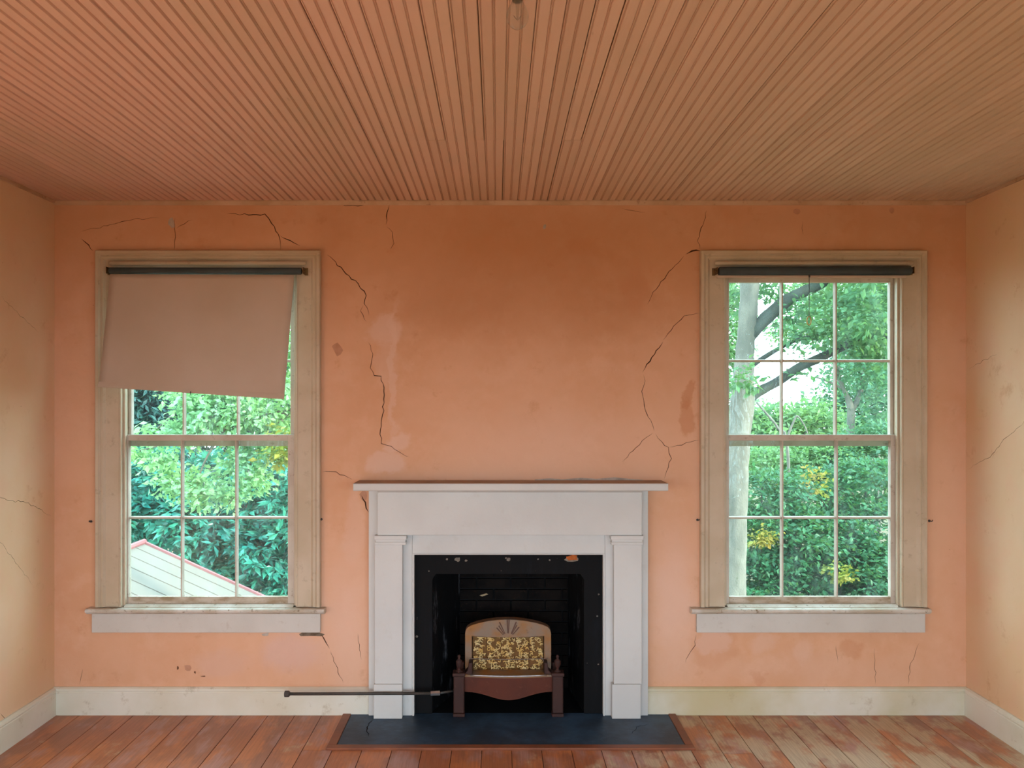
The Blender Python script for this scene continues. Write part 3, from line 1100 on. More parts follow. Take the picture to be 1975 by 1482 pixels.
# cloth: wraps the front of the roller, hangs slightly rotated
yf = -0.072
TL, TR_, BR_, BL = [Vector((PX(a, yf), PZ(b, yf))) for a, b in ((212.5, 529), (567.5, 530.5), (548, 770.5), (192, 747))]
NX, NZ = 26, 22
cl = MB()
for j in range(NZ + 1):
    t = j / NZ
    for i in range(NX + 1):
        s = i / NX
        p = (TL.lerp(TR_, s)).lerp(BL.lerp(BR_, s), t)
        y = yf + 0.004 * math.sin(s * 7 + t * 2.0) * t - 0.010 * t * (1 - s) + 0.003 * math.sin(t * 9 + s * 3) * t
        y -= 0.018 * max(0, 0.22 - s) * 4 * max(0, t - 0.75) * 3
        cl.v.append((p.x, y, p.y))
for j in range(NZ):
    for i in range(NX):
        a = j * (NX + 1) + i
        cl.f.append((a, a + 1, a + NX + 2, a + NX + 1))
        cl.m.append(0)
cloth = cl.build('shade_cloth', M['shade'], sl, smooth=True, fix=False)
sd = cloth.modifiers.new('thickness', 'SOLIDIFY')
sd.thickness = 0.0012
# hem pocket and pull
hem = MB()
pts = []
for i in range(NX + 1):
    v = cl.v[NZ * (NX + 1) + i]
    u = cl.v[(NZ - 1) * (NX + 1) + i]
    d = (Vector(u) - Vector(v)).normalized()
    pts.append((Vector(v) + Vector((0, -0.0015, 0)) + d * 0.001, Vector(v) + Vector((0, -0.0040, 0)) + d * 0.013, Vector(v) + Vector((0, -0.0015, 0)) + d * 0.030))
for a, b in zip(pts[:-1], pts[1:]):
    hem.add([a[0], b[0], b[1], a[1], b[2], a[2]], [(0, 1, 2, 3), (3, 2, 4, 5)])
hm_ = hem.build('hem_pocket', M['shade'], sl, smooth=True)
hv = cl.v[NZ * (NX + 1) + 13]
MB().tube([(hv[0], hv[1] - 0.006, hv[2] + 0.010), (hv[0] - 0.001, hv[1] - 0.008, hv[2] + 0.003), (hv[0] + 0.0005, hv[1] - 0.008, hv[2] - 0.008)], [0.002, 0.0025, 0.0015], 6).build('pull_stub', M['iron'], sl)

rz = PZ(523.5, yr)
sr = empty('roller_shade', (PX(1571, yr), yr, rz), 'rolled up blue-grey roller shade with a ring pull across the right window', 'roller shade')
rx0, rx1 = PX(1386, yr), PX(1757, yr)
MB().tube([(rx0, yr, rz - 0.001), (rx0 + 0.006, yr, rz - 0.001), (rx1 - 0.006, yr, rz + 0.003), (rx1, yr, rz + 0.003)], [0.020, 0.0255, 0.0255, 0.020], 24).build('roller', M['roller'], sr, smooth=True)
bracket(sr, rx0 - 0.010, rz, -1)
bracket(sr, rx1 + 0.010, rz + 0.003, 1)
hz = PZ(534, yr)
MB().box(PX(1381, yr), PX(1747, yr), yr - 0.012, yr - 0.002, hz - 0.008, hz + 0.006).build('hem_slat', M['shade'], sr, bevel=0.003)
cx = PX(1559, yr)
MB().tube([(cx, yr - 0.013, hz), (cx, yr - 0.014, hz - 0.11), (cx - 0.001, yr - 0.014, PZ(610, yr))], 0.0019, 6).build('pull_cord', M['iron'], sr)
MB().tube([(cx, yr - 0.016, hz + 0.006), (cx, yr - 0.016, hz - 0.006)], 0.005, 8).build('cord_knot', M['iron'], sr)
rg = MB()
rc = (cx - 0.0015, yr - 0.014, PZ(619.5, yr))
rg.tube([(rc[0] + 0.011 * math.cos(t * 2 * PI / 20), rc[1], rc[2] + 0.0235 * math.sin(t * 2 * PI / 20)) for t in range(21)], 0.0028, 8, cap=False)
rg.build('pull_ring', M['ringbrass'], sr, smooth=True)

# curtain tie-back hooks screwed beside the casings
for px, py, lb in ((176, 1006, 'small iron hook in the plaster left of the left window'), (620, 1002, 'small iron hook in the plaster right of the left window'),
                   (1345, 1003, 'small iron hook in the plaster left of the right window'), (1792, 1005, 'small iron hook in the plaster right of the right window')):
    x, z = bw(px, py)
    m = MB()
    m.tube([(x, 0.0, z), (x, -0.022, z), (x + 0.003, -0.030, z + 0.003), (x + 0.005, -0.030, z + 0.010)], [0.0035, 0.0028, 0.0026, 0.002], 6)
    m.tube([(x, -0.0035, z), (x, -0.0005, z)], 0.007, 10)
    tag(m.build('wall_hook', M['iron']), lb, 'hook', 'tie-back hooks beside the windows')

# ------------------------------------------------------------------ fireplace mantel
ym = -0.040
mant = empty('fireplace_mantel', (PX(980, ym), 0, 0), 'white painted wooden fireplace mantel with shelf and plain pilasters', 'mantel')
yf = -0.186
zs1 = 1.289
zs0 = PZ(947.5, yf)
shf = MB().prism_x([(-0.0005, zs0), (-0.0005, zs1), (yf + 0.004, zs1), (yf, zs1 - 0.005), (yf, zs0 + 0.004), (yf + 0.004, zs0)], PX(681, yf), PX(1289, yf))
shf.m[1] = 1
shf.build('shelf', [M['mantel'], M['shelf_top']], mant, bevel=0.002)
bx0, bx1 = PX(711, ym), PX(1250, ym)
fx0, fx1 = PX(728, -0.085), PX(1238, -0.085)
ofx0, ofx1 = PX(795, ym), PX(1167, ym)      # inner edge of the wooden boards
zop = PZ(1070, ym)
zfr = PZ(1033, -0.085)
HB = HT + 0.0005
for a, b in ((bx0, ofx0), (ofx1, bx1)):
    MB().box(a, b, ym, -0.0005, HB, zs0 - 0.0005).build('backing_board', M['mantel'], mant, bevel=0.002)
MB().box(ofx0 + 0.0005, ofx1 - 0.0005, ym + 0.002, -0.0005, zop, zs0 - 0.0005).build('lintel_board', M['mantel'], mant, bevel=0.002)
MB().box(fx0, fx1, -0.085, ym - 0.0005, zfr, zs0 - 0.0005).build('frieze', M['mantel'], mant, bevel=0.002)
MB().prism_x([(-0.0855, zs0 - 0.0005), (-0.108, zs0 - 0.0005), (-0.104, zs0 - 0.008), (-0.093, zs0 - 0.016), (-0.0855, zs0 - 0.018)], fx0 + 0.001, fx1 - 0.001).build('bed_mould', M['mantel'], mant)
for (a, b), (ca, cb), (pa, pb) in (((722.5, 776), (722, 784), (720.5, 775.5)), ((1184, 1238), (1178, 1241), (1180.5, 1236))):
    yp = -0.082
    zc0, zc1 = PZ(1051, yp), zfr - 0.0008
    zp = PZ(1320, yp)
    p = MB().box(PX(a, yp), PX(b, yp), yp, ym - 0.0005, zp, zc0 + 0.004).build('pilaster', M['mantel'], mant, bevel=0.003)
    cx0, cx1 = PX(ca, -0.09), PX(cb, -0.09)
    c = MB()
    hgt = zc1 - zc0
    c.box(cx0, cx1, -0.098, ym - 0.0005, zc1 - hgt * 0.42, zc1)
    c.box(cx0 + 0.006, cx1 - 0.006, -0.091, ym - 0.0005, zc0 + hgt * 0.30, zc1 - hgt * 0.42)
    c.box(cx0 + 0.002, cx1 - 0.002, -0.094, ym - 0.0005, zc0, zc0 + hgt * 0.30)
    c.build('capital', M['mantel'], p, bevel=0.002)
    MB().box(PX(pa, -0.089), PX(pb, -0.089), -0.089, ym - 0.0005, HB, zp - 0.0006).build('plinth', M['mantel'], p, bevel=0.003)
# slim edge strips round the opening
e = 0.011
for a, b, c, d_ in ((ofx0 + 0.0005, ofx0 + e, HB, zop - 0.0005), (ofx1 - e, ofx1 - 0.0005, HB, zop - 0.0005)):
    MB().box(a, b, ym - 0.006, -0.0005, c, d_).build('edge_strip', M['mantel'], mant, bevel=0.002)
MB().box(ofx0 + 0.0005, ofx1 - 0.0005, ym - 0.006, ym + 0.0015, zop - 0.001, zop + 0.006).build('edge_strip', M['mantel'], mant, bevel=0.002)

# ------------------------------------------------------------------ black surround and firebox (part of the back wall)
six0, six1, siz = PX(834, -0.01), PX(1126, -0.01), PZ(1108, -0.01)
sur = plate([(ofx0 + e + 0.0005, HB), (six0, HB), (six0, siz - 0.03), (six0 + 0.02, siz), (six1 - 0.02, siz), (six1, siz - 0.03), (six1, HB), (ofx1 - e - 0.0005, HB), (ofx1 - e - 0.0005, zop - 0.0015), (ofx0 + e + 0.0005, zop - 0.0015)], [], -0.012, 0.03)
sur_o = sur.build('fire_surround', M['soot'], wall_back, bevel=0.003)
rr = random.Random(3)


def chip(px, py, rx, ry, mat, t, nm='paint_chip'):
    pts = []
    n = 9
    for i in range(n):
        a = 2 * PI * i / n
        k = 1 + rr.uniform(-0.3, 0.3)
        pts.append((PX(px + rx * k * math.cos(a), -0.013), PZ(py + ry * k * math.sin(a), -0.013)))
    plate(pts, [], -0.012 - t, -0.0121).build(nm, mat, sur_o)


chip(1103, 1078, 15, 6.5, M['chip_pale'], 0.0006)
chip(1103, 1076, 11, 5, M['chip'], 0.0014)
for px, py, r in ((882, 1079.5, 5), (862, 1079, 2), (899, 1082, 2.5), (981, 1080, 3.5), (976, 1077, 1.8), (1038, 1079, 1.6), (1060, 1081, 1.8), (827, 1102, 1.6), (1155, 1147, 1.8), (1152, 1189, 1.6), (804, 1228, 2.6), (1154, 1282, 1.6)):
    chip(px, py, r, r * 0.9, M['chip_pale'], 0.0006)
fbk = 0.40
bx0_, bx1_ = six0 + 0.13, six1 - 0.05
fb = MB()
ztop = siz + 0.10
fb.add([(six0, 0.03, HB), (bx0_, fbk, HB), (bx0_, fbk, ztop), (six0, 0.03, ztop), (six0 - 0.05, 0.03, HB), (bx0_ - 0.05, fbk + 0.05, HB), (bx0_ - 0.05, fbk + 0.05, ztop), (six0 - 0.05, 0.03, ztop)],
       [(0, 1, 2, 3), (4, 7, 6, 5), (0, 3, 7, 4), (3, 2, 6, 7), (1, 5, 6, 2)], 0)
fb.add([(six1, 0.03, HB), (bx1_, fbk, HB), (bx1_, fbk, ztop), (six1, 0.03, ztop), (six1 + 0.05, 0.03, HB), (bx1_ + 0.05, fbk + 0.05, HB), (bx1_ + 0.05, fbk + 0.05, ztop), (six1 + 0.05, 0.03, ztop)],
       [(3, 2, 1, 0), (4, 5, 6, 7), (0, 4, 7, 3), (3, 7, 6, 2), (1, 2, 6, 5)], 0)
fb.box(bx0_ - 0.05, bx1_ + 0.05, fbk + 0.02, fbk + 0.08, HB, ztop, 1)
fb.box(six0 - 0.06, six1 + 0.06, 0.031, fbk + 0.08, ztop, ztop + 0.05, 1)
fb.box(FBX0, FBX1, 0.0, fbk + 0.08, -0.05, HT - 0.0005, 2)
fb_o = fb.build('firebox', [M['soot_streak'], M['soot'], M['soot']], wall_back)
row = 0
z = HB
bh, bl = 0.066, 0.205
bricks = {}
while z < ztop - 0.02:
    x = bx0_ + (-bl / 2 if row % 2 else 0)
    while x < bx1_:
        a, b = max(x, bx0_), min(x + bl, bx1_)
        if b - a > 0.03:
            yo = rr.uniform(0, 0.004)
            key = round(b - a, 3)
            if key not in bricks:
                bricks[key] = MB().box(0, b - a - 0.010, 0, 0.030, 0, bh - 0.010).mesh('sooty_brick')
                bricks[key].materials.append(M['soot_brick'])
            o = bpy.data.objects.new('brick', bricks[key])
            COL.objects.link(o)
            o.parent = fb_o
            o.location = (a + 0.005, fbk - yo, z + 0.005)
        x += bl
    z += bh
    row += 1
MB().prism_y([(PX(925, .39), PZ(1149, .39)), (PX(938, .39), PZ(1145, .39)), (PX(942, .39), PZ(1147, .39)), (PX(930, .39), PZ(1151, .39))], fbk - 0.010, fbk - 0.004).build('paint_chip', M['wood'], fb_o)

# ------------------------------------------------------------------ gas heater
yh = -0.05
gh = empty('gas_heater', (PX(980, yh), yh, HT), 'maroon cast iron gas heater with gold lattice radiants standing in the fireplace', 'heater')


def hp(px, py, y):
    return (PX(px, y), PZ(py, y))


yb = 0.045
# arched housing
out = [hp(897, 1299, yb), hp(1063, 1299, yb), hp(1063, 1222, yb)]
arch = [(1061, 1214), (1056, 1208.5), (1045, 1204), (1030, 1200), (1010, 1196.5), (990, 1194.6), (975, 1194.3), (960, 1195), (940, 1197.5), (922, 1201.5), (908, 1206), (901, 1210.5), (898, 1216)]
out += [hp(a, b, yb) for a, b in arch]
out += [hp(897, 1222, yb)]
hole = [hp(910.5, 1294, yb), hp(1049, 1294, yb), hp(1049, 1227, yb), hp(1020, 1229, yb), hp(980, 1229.5, yb), hp(940, 1229, yb), hp(910.5, 1227, yb)]
housing = plate(out, [hole], yb - 0.012, yb + 0.05).build('housing', M['housing'], gh, bevel=0.004)
plate([hp(900, 1298, yb), hp(1060, 1298, yb), hp(1060, 1216, yb), hp(900, 1216, yb)], [], yb + 0.051, yb + 0.054).build('back_plate', M['maroon'], gh)
for ang in (-52, -40, -30, -3, 3, 28, 36, 48):
    a = math.radians(ang)
    p0 = (980 + 12 * math.sin(a), 1227 - 8 * math.cos(a) + 3)
    k = 32 if abs(ang) < 35 else 27
    p1 = (980 + k * math.sin(a) * 1.05, 1228 - k * math.cos(a))
    q0, q1 = hp(*p0, yb - 0.012), hp(*p1, yb - 0.012)
    MB().tube([(q0[0], yb - 0.0125, q0[1]), (q1[0], yb - 0.0125, q1[1])], [0.0022, 0.0036], 6).build('ray', M['ray'], housing)
# gilded lattice radiants
rx = [911.5, 938.5, 966, 993.5, 1021, 1048]
rg_ = random.Random(21)
for k in range(5):
    xa, xb = PX(rx[k], yb), PX(rx[k + 1], yb)
    za, zb = PZ(1294, yb), PZ(1229, yb)
    r = MB().box(xa + 0.0005, xb - 0.0005, yb + 0.012, yb + 0.045, za, zb).build('radiant', M['radiant_back'], gh)
    m = MB()
    wv = xb - xa
    for q in range(64):
        xc = xa + wv * rg_.uniform(0.10, 0.90)
        zc = za + (zb - za) * (q + 0.5) / 64
        rad = wv * rg_.uniform(0.09, 0.17)
        st = rg_.uniform(0, 2 * PI)
        s = rg_.choice((-1, 1))
        yo = rg_.uniform(-0.006, 0.004)
        sp_ = []
        for t in range(9):
            u = t / 8
            ang = st + s * u * rg_.uniform(3.0, 4.6)
            rr_ = rad * (1 - 0.5 * u)
            sp_.append((min(max(xc + rr_ * math.cos(ang), xa + 0.003), xb - 0.003), yb + 0.008 + yo - 0.003 * (1 - u), min(max(zc + rr_ * 0.85 * math.sin(ang), za + 0.003), zb - 0.003)))
        m.tube(sp_, [0.0030] * 6 + [0.0027, 0.0023, 0.0017], 5)
    m.build('scrollwork', M['radiant'], r, smooth=True)
# guard rods
z1 = PZ(1271, 0.02)
MB().tube([(PX(905, 0.02), 0.02, z1), (PX(980, 0.02), 0.012, z1 - 0.002), (PX(1058, 0.02), 0.02, z1)], 0.002, 6).build('guard_rod', M['steel'], gh)
q = [(1043, 1266), (1048, 1274), (1051, 1281)]
MB().tube([(PX(a, 0.015), 0.015, PZ(b, 0.015)) for a, b in q], 0.002, 6).build('guard_rod', M['steel'], gh)
# ledge, trim strip
zl = PZ(1303, -0.055)
NL = 12
xl0, xl1 = PX(896, -0.03), PX(1065, -0.03)
lp = []
for i in range(NL + 1):
    s = i / NL
    lp.append((xl0 + (xl1 - xl0) * s, -0.045 - 0.022 * math.sin(PI * s)))
led = MB()
n = len(lp)
top = [(x, y, zl) for x, y in lp] + [(xl1, yb - 0.013, zl + 0.004), (xl0, yb - 0.013, zl + 0.004)]
k = len(top)
led.add(top + [(x, y, z - 0.012) for x, y, z in top], [tuple(range(k)), tuple(range(k, 2 * k))[::-1]] + [(i, (i + 1) % k, k + (i + 1) % k, k + i) for i in range(k)])
led.build('ledge', M['housing'], gh)
ts = []
for i in range(NL + 1):
    s = 0.07 + 0.86 * i / NL
    ts.append((xl0 + (xl1 - xl0) * s, -0.047 - 0.022 * math.sin(PI * s), zl - 0.001))
MB().tube(ts, 0.0042, 8).build('trim_strip', M['steel'], gh, smooth=True)
# apron with serpentine lower edge, bowed forward
ap = MB()
zt_ = zl - 0.0125
for i in range(NL * 2 + 1):
    s = i / (NL * 2)
    x = xl0 + (xl1 - xl0) * s
    y = -0.040 - 0.024 * math.sin(PI * s)
    c = 0.5 - 0.5 * math.cos(2 * PI * s)
    zb_ = PZ(1336 + 13.5 * c ** 1.4, -0.05)
    for yy in (y, y + 0.008):
        ap.v.append((x, yy, zb_))
        ap.v.append((x, yy, zt_))
for i in range(NL * 2):
    a = i * 4
    b = a + 4
    for f in ((a, b, b + 1, a + 1), (a + 2, a + 3, b + 3, b + 2), (a, a + 2, b + 2, b), (a + 1, b + 1, b + 3, a + 3)):
        ap.f.append(f); ap.m.append(0)
ap.f.append((0, 1, 3, 2)); ap.m.append(0)
k = NL * 2 * 4
ap.f.append((k, k + 2, k + 3, k + 1)); ap.m.append(0)
ap.build('apron', M['maroon_red'], gh, smooth=False)
# legs with cap, foot and urn finial; side arms
for s, (la, lb_) in ((-1, (874.5, 895.5)), (1, (1065.5, 1086.5))):
    ylg = -0.062
    x0, x1 = PX(la, ylg), PX(lb_, ylg)
    w = x1 - x0
    zt0, zt1 = PZ(1306, ylg), PZ(1299, ylg)
    lg = MB()
    lg.box(x0, x1, ylg, ylg + w, HT + 0.018, zt0)
    leg = lg.build('leg', M['maroon'], gh, bevel=0.007)
    MB().box(x0 - 0.002, x1 + 0.002, ylg - 0.002, ylg + w + 0.002, HT + 0.0006, HT + 0.0175).build('foot', M['maroon'], leg, bevel=0.003)
    MB().box(x0 - 0.005, x1 + 0.005, ylg - 0.005, ylg + w + 0.005, zt0 + 0.0004, zt1).build('cap', M['maroon'], leg, bevel=0.004)
    c = ((x0 + x1) / 2, ylg + w / 2, zt1 + 0.0004)
    pf = [(0.021, 0), (0.019, 0.004), (0.011, 0.008), (0.007, 0.014), (0.008, 0.020), (0.015, 0.028), (0.0185, 0.040), (0.0185, 0.052), (0.020, 0.056), (0.016, 0.062), (0.008, 0.067), (0.006, 0.072), (0.009, 0.077), (0.010, 0.083), (0.007, 0.089), (0.001, 0.091)]
    MB().lathe([(r * 0.92, z) for r, z in pf], c, 16).build('finial', M['maroon'], leg, smooth=True)
    xi = x1 if s < 0 else x0
    xo = PX(911, 0.0) if s < 0 else PX(1049, 0.0)
    a_ = MB()
    prof_ = [(xi - s * 0.001, zl - 0.03), (xo, zl - 0.03), (xo, zl + 0.062), (xo + s * 0.018, zl + 0.060), (xo + s * 0.024, zl + 0.020), (xi - s * 0.001, zl + 0.002)]
    a_.prism_y(prof_, -0.035, yb - 0.0125)
    a_.build('side_arm', M['maroon'], gh, bevel=0.003)
    MB().box(x0 + 0.01, x1 - 0.01, yb + 0.056, yb + 0.085, HT + 0.0006, zl + 0.02).build('leg', M['maroon'], gh)
    MB().box(min(xi, xo), max(xi, xo), yb + 0.0505, yb + 0.056, zl - 0.03, zl + 0.02).build('rear_bar', M['maroon'], gh)

# ------------------------------------------------------------------ gas pipe
gp = empty('gas_pipe', (PX(700, -0.13), -0.13, 0), 'dark iron gas pipe lying along the baseboard and running into the heater', 'pipe')
yp0, yp1 = -0.125, -0.105
A = Vector((PX(553, yp0), yp0, PZ(1339, yp0)))
B = Vector((PX(832, yp1), yp1, PZ(1338, yp1)))
MB().tube([A, B], 0.0082, 10).build('pipe', M['iron'], gp, smooth=True)
MB().tube([A + Vector((-0.012, 0, 0)), A + Vector((-0.010, 0, 0)), A + Vector((0.012, 0, 0)), A + Vector((0.018, 0, 0))], [0.012, 0.0165, 0.0165, 0.010], 12).build('end_cap', M['iron'], gp, smooth=False)
C = B + Vector((0.046, 0.004, 0.001))
MB().tube([B - Vector((0.004, 0, 0)), C], 0.0135, 6).build('coupling', M['steel'], gp)
D = Vector((PX(880, 0.0), -0.008, PZ(1331, 0.0)))
MB().tube([C, C.lerp(D, 0.5) + Vector((0, 0, -0.001)), D], 0.0062, 10).build('supply_tube', M['iron'], gp, smooth=True)

# ------------------------------------------------------------------ light bulb on the ceiling
bd = 2.2
bc = W(998, 32, bd)
lb = empty('light_bulb', (bc.x, bc.y, HC), 'clear round glass bulb hanging from a ceiling socket', 'light bulb')
pr = [(0.0015, -0.034), (0.010, -0.032), (0.020, -0.025), (0.027, -0.014), (0.0295, -0.002), (0.0285, 0.010), (0.024, 0.022), (0.018, 0.032), (0.0145, 0.042)]
MB().lathe(pr, bc, 24).build('glass_globe', M['bulb'], lb, smooth=True)
MB().lathe([(0.0135, 0.040), (0.0135, 0.058)], bc, 16).build('screw_base', M['brass'], lb, smooth=False)
MB().lathe([(0.020, 0.050), (0.021, 0.058), (0.019, 0.072), (0.034, HC - bc.z - 0.012), (0.042, HC - bc.z - 0.002)], bc, 20).build('socket', M['brass'], lb, smooth=False)
MB().lathe([(0.002, -0.006), (0.004, 0.010), (0.006, 0.040)], bc, 8).build('glass_stem', M['bulb'], lb, smooth=True)
MB().tube([bc + Vector((-0.010, 0, 0.002)), bc + Vector((0, 0, -0.010)), bc + Vector((0.010, 0, 0.002))], 0.0007, 5).build('filament', M['iron'], lb)


# ------------------------------------------------------------------ outdoors
GZ = -3.5
gm = MB()
gm.add([(-70, -70, GZ), (70, -70, GZ), (70, 90, GZ), (-70, 90, GZ)], [(0, 1, 2, 3)])
tag(gm.build('ground', M['litter'], fix=False), 'leaf strewn ground outside the house', kind='structure')


def foliage(name, blobs, n, L, mat, parent, seed, asp=0.42, clump=30, sig=0.28, flat=0.6, shell=0.5, kind='stuff', upb=0.9):
    """leaf blades (folded kites) in clumps spread through ellipsoid blobs: (centre, radii)"""
    r = np.random.default_rng(seed)
    wts = np.array([(b[1][0] * b[1][1] * b[1][2]) ** (2 / 3) for b in blobs])
    wts /= wts.sum()
    nc = max(1, n // clump)
    which = r.choice(len(blobs), nc, p=wts)
    C = np.array([list(b[0]) for b in blobs])[which]
    R = np.array([list(b[1]) for b in blobs])[which]
    d = r.normal(size=(nc, 3))
    d /= np.linalg.norm(d, axis=1)[:, None]
    rad = shell + (1 - shell) * r.random(nc) ** 0.6
    cc = C + d * R * rad[:, None]
    idx = np.repeat(np.arange(nc), clump)
    N = len(idx)
    p = cc[idx] + r.normal(size=(N, 3)) * np.array([sig, sig, sig * flat])
    ax = r.normal(size=(N, 3)) * np.array([1, 1, 0.5]) + d[idx] * 0.7
    ax[:, 2] -= 0.25
    ax /= np.linalg.norm(ax, axis=1)[:, None]
    nm = r.normal(size=(N, 3)) * 0.55 + np.array([0, -0.25, upb])
    sd_ = np.cross(ax, nm)
    sd_ /= (np.linalg.norm(sd_, axis=1)[:, None] + 1e-9)
    nm = np.cross(sd_, ax)
    ln = (L * (0.65 + 0.7 * r.random(N)))[:, None]
    wd = ln * asp * 0.5
    v = np.empty((N, 4, 3))
    v[:, 0] = p
    v[:, 1] = p + ax * ln * 0.48 + sd_ * wd + nm * wd * 0.35
    v[:, 2] = p + ax * ln - nm * ln * 0.06
    v[:, 3] = p + ax * ln * 0.48 - sd_ * wd + nm * wd * 0.35
    me = bpy.data.meshes.new(name)
    me.vertices.add(N * 4)
    me.vertices.foreach_set('co', v.reshape(-1))
    base = (np.arange(N) * 4)[:, None]
    tri = np.concatenate([base + np.array([0, 1, 2]), base + np.array([0, 2, 3])], axis=1).reshape(-1)
    me.loops.add(N * 6)
    me.loops.foreach_set('vertex_index', tri.astype(np.int32))
    me.polygons.add(N * 2)
    me.polygons.foreach_set('loop_start', (np.arange(N * 2) * 3).astype(np.int32))
    me.polygons.foreach_set('loop_total', np.full(N * 2, 3, dtype=np.int32))
    me.materials.append(mat)
    me.update(calc_edges=True)
    me.validate()
    o = link(name, me, parent)
    if kind:
        o['kind'] = kind
    return o


def wb(px, py, dist, rx, ry, rz):       # blob placed by bearing and distance, radii in metres
    return (W(px, py, dist), (rx, ry, rz))


def limb(pts, dist, name, mat, parent, dj=0.0, seg=10, seed=0):
    """pts: (px, py, width in px at this distance[, extra distance])"""
    r = random.Random(seed)
    P, R = [], []
    for q in pts:
        dd = dist + (q[3] if len(q) > 3 else 0)
        P.append(W(q[0], q[1], dd))
        R.append(q[2] / 2 * dd / F)
    # smooth
    PP, RR = [], []
    n = len(P)
    for i in range(n - 1):
        p0, p1, p2, p3 = P[max(i - 1, 0)], P[i], P[i + 1], P[min(i + 2, n - 1)]
        for k in range(5):
            t = k / 5
            PP.append(0.5 * ((2 * p1) + (p2 - p0) * t + (2 * p0 - 5 * p1 + 4 * p2 - p3) * t * t + (3 * p1 - p0 - 3 * p2 + p3) * t ** 3))
            RR.append((R[i] * (1 - t) + R[i + 1] * t) * r.uniform(0.95, 1.05))
    PP.append(P[-1]); RR.append(R[-1])
    return MB().tube(PP, RR, seg).build(name, mat, parent, smooth=True)


def gpy(dist):
    return VY + (CZ - GZ) * F / dist


# --- big tree outside the right window
D = 13.5
bt = empty('oak_tree', (W(1412, gpy(D), D).x, D + CAMY, GZ), 'big pale barked tree with a forking trunk outside the right window', 'tree')
limb([(1404, gpy(D) + 6, 74), (1410, 1300, 56), (1414, 1145, 48), (1418, 1000, 45), (1422, 900, 43), (1427, 837, 42), (1432, 775, 46), (1434, 735, 40), (1436, 690, 36), (1440, 640, 34), (1443, 600, 35), (1446, 550, 36), (1448, 480, 34), (1452, 380, 28), (1450, 250, 20)], D, 'trunk', M['bark'], bt, seg=14)
limb([(1436, 775, 28), (1455, 760, 22), (1478, 748, 18), (1502, 735, 17), (1541, 709, 18), (1574, 694, 17), (1606, 679, 16), (1650, 660, 14, -0.3), (1710, 650, 12, -0.6), (1790, 620, 8, -1)], D, 'branch', M['bark_dark'], bt, seed=2)
limb([(1440, 655, 26), (1461, 630, 27), (1507, 588, 25), (1541, 567, 22), (1580, 549, 20), (1650, 510, 16, -.4), (1740, 450, 10, -1)], D, 'branch', M['bark_dark'], bt, seed=3)
limb([(1438, 715, 12), (1470, 692, 9), (1507, 670, 8), (1541, 655, 7), (1600, 640, 5)], D, 'branch', M['bark_dark'], bt, seed=4)
foliage('foliage', [
    wb(1655, 640, D - .6, .75, .8, .38), wb(1700, 600, D - 1, .7, .8, .5), wb(1590, 640, D - .3, .55, .6, .22), wb(1545, 655, D, .35, .5, .16),
    wb(1640, 560, D, .7, .8, .35), wb(1705, 540, D - 1, .6, .8, .4), wb(1535, 690, D, .3, .3, .10), wb(1700, 690, D - .6, .3, .4, .16),
    wb(1500, 610, D + .4, .35, .4, .22), wb(1475, 560, D + .5, .35, .4, .2), wb(1530, 600, D, .25, .3, .14), wb(1420, 730, D - .5, .16, .2, .22), wb(1445, 735, D - .5, .15, .2, .12),
    wb(1412, 585, D + .8, .2, .4, .35), wb(1560, 720, D, .22, .3, .08), wb(1600, 590, D, .35, .5, .2), wb(1550, 400, D, 2.5, 2, .7), wb(1450, 300, D, 2, 2, .8)],
    9000, 0.13, M['leaf_big'], bt, 31, asp=0.5, clump=14, sig=0.12, shell=0.2)

# --- smaller forked tree and background trees beyond
D = 21
ft = empty('forked_tree', (W(1640, gpy(D), D).x, D + CAMY, GZ), 'slender forked tree standing in the woods behind the big tree', 'tree')
limb([(1640, gpy(D) + 4, 20), (1641, 1000, 17), (1640, 850, 15), (1641, 790, 14), (1630, 757, 8), (1615, 718, 7), (1608, 660, 5), (1600, 600, 4)], D, 'trunk', M['bark'], ft)
limb([(1641, 795, 12), (1650, 780, 10), (1660, 755, 9), (1665, 725, 8), (1668, 700, 7), (1672, 620, 5)], D, 'branch', M['bark'], ft)
limb([(1628, 752, 5), (1600, 737, 4), (1575, 728, 3)], D, 'branch', M['bark'], ft)
foliage('foliage', [wb(1670, 700, D, 1.0, 1, .8), wb(1620, 620, D, 1.4, 1.2, .8), wb(1710, 780, D, .7, 1, .9), wb(1700, 620, D, 1.0, 1.0, 1.2)], 5000, 0.16, M['leaf_far2'], ft, 32, clump=12, sig=0.25, shell=0.3)

D = 18
sp_t = empty('sapling', (W(1510, gpy(D), D).x, D + CAMY, GZ), 'thin bare leaning sapling stems between the big tree and the woods', 'sapling')
limb([(1530, gpy(D) + 4, 8), (1520, 880, 6), (1500, 826, 5), (1478, 798, 4.5), (1459, 776, 4)], D, 'stem', M['bark'], sp_t)
limb([(1512, 860, 5), (1530, 815, 4), (1538, 803, 3.5), (1552, 822, 2.5), (1558, 838, 2)], D, 'stem', M['bark'], sp_t)

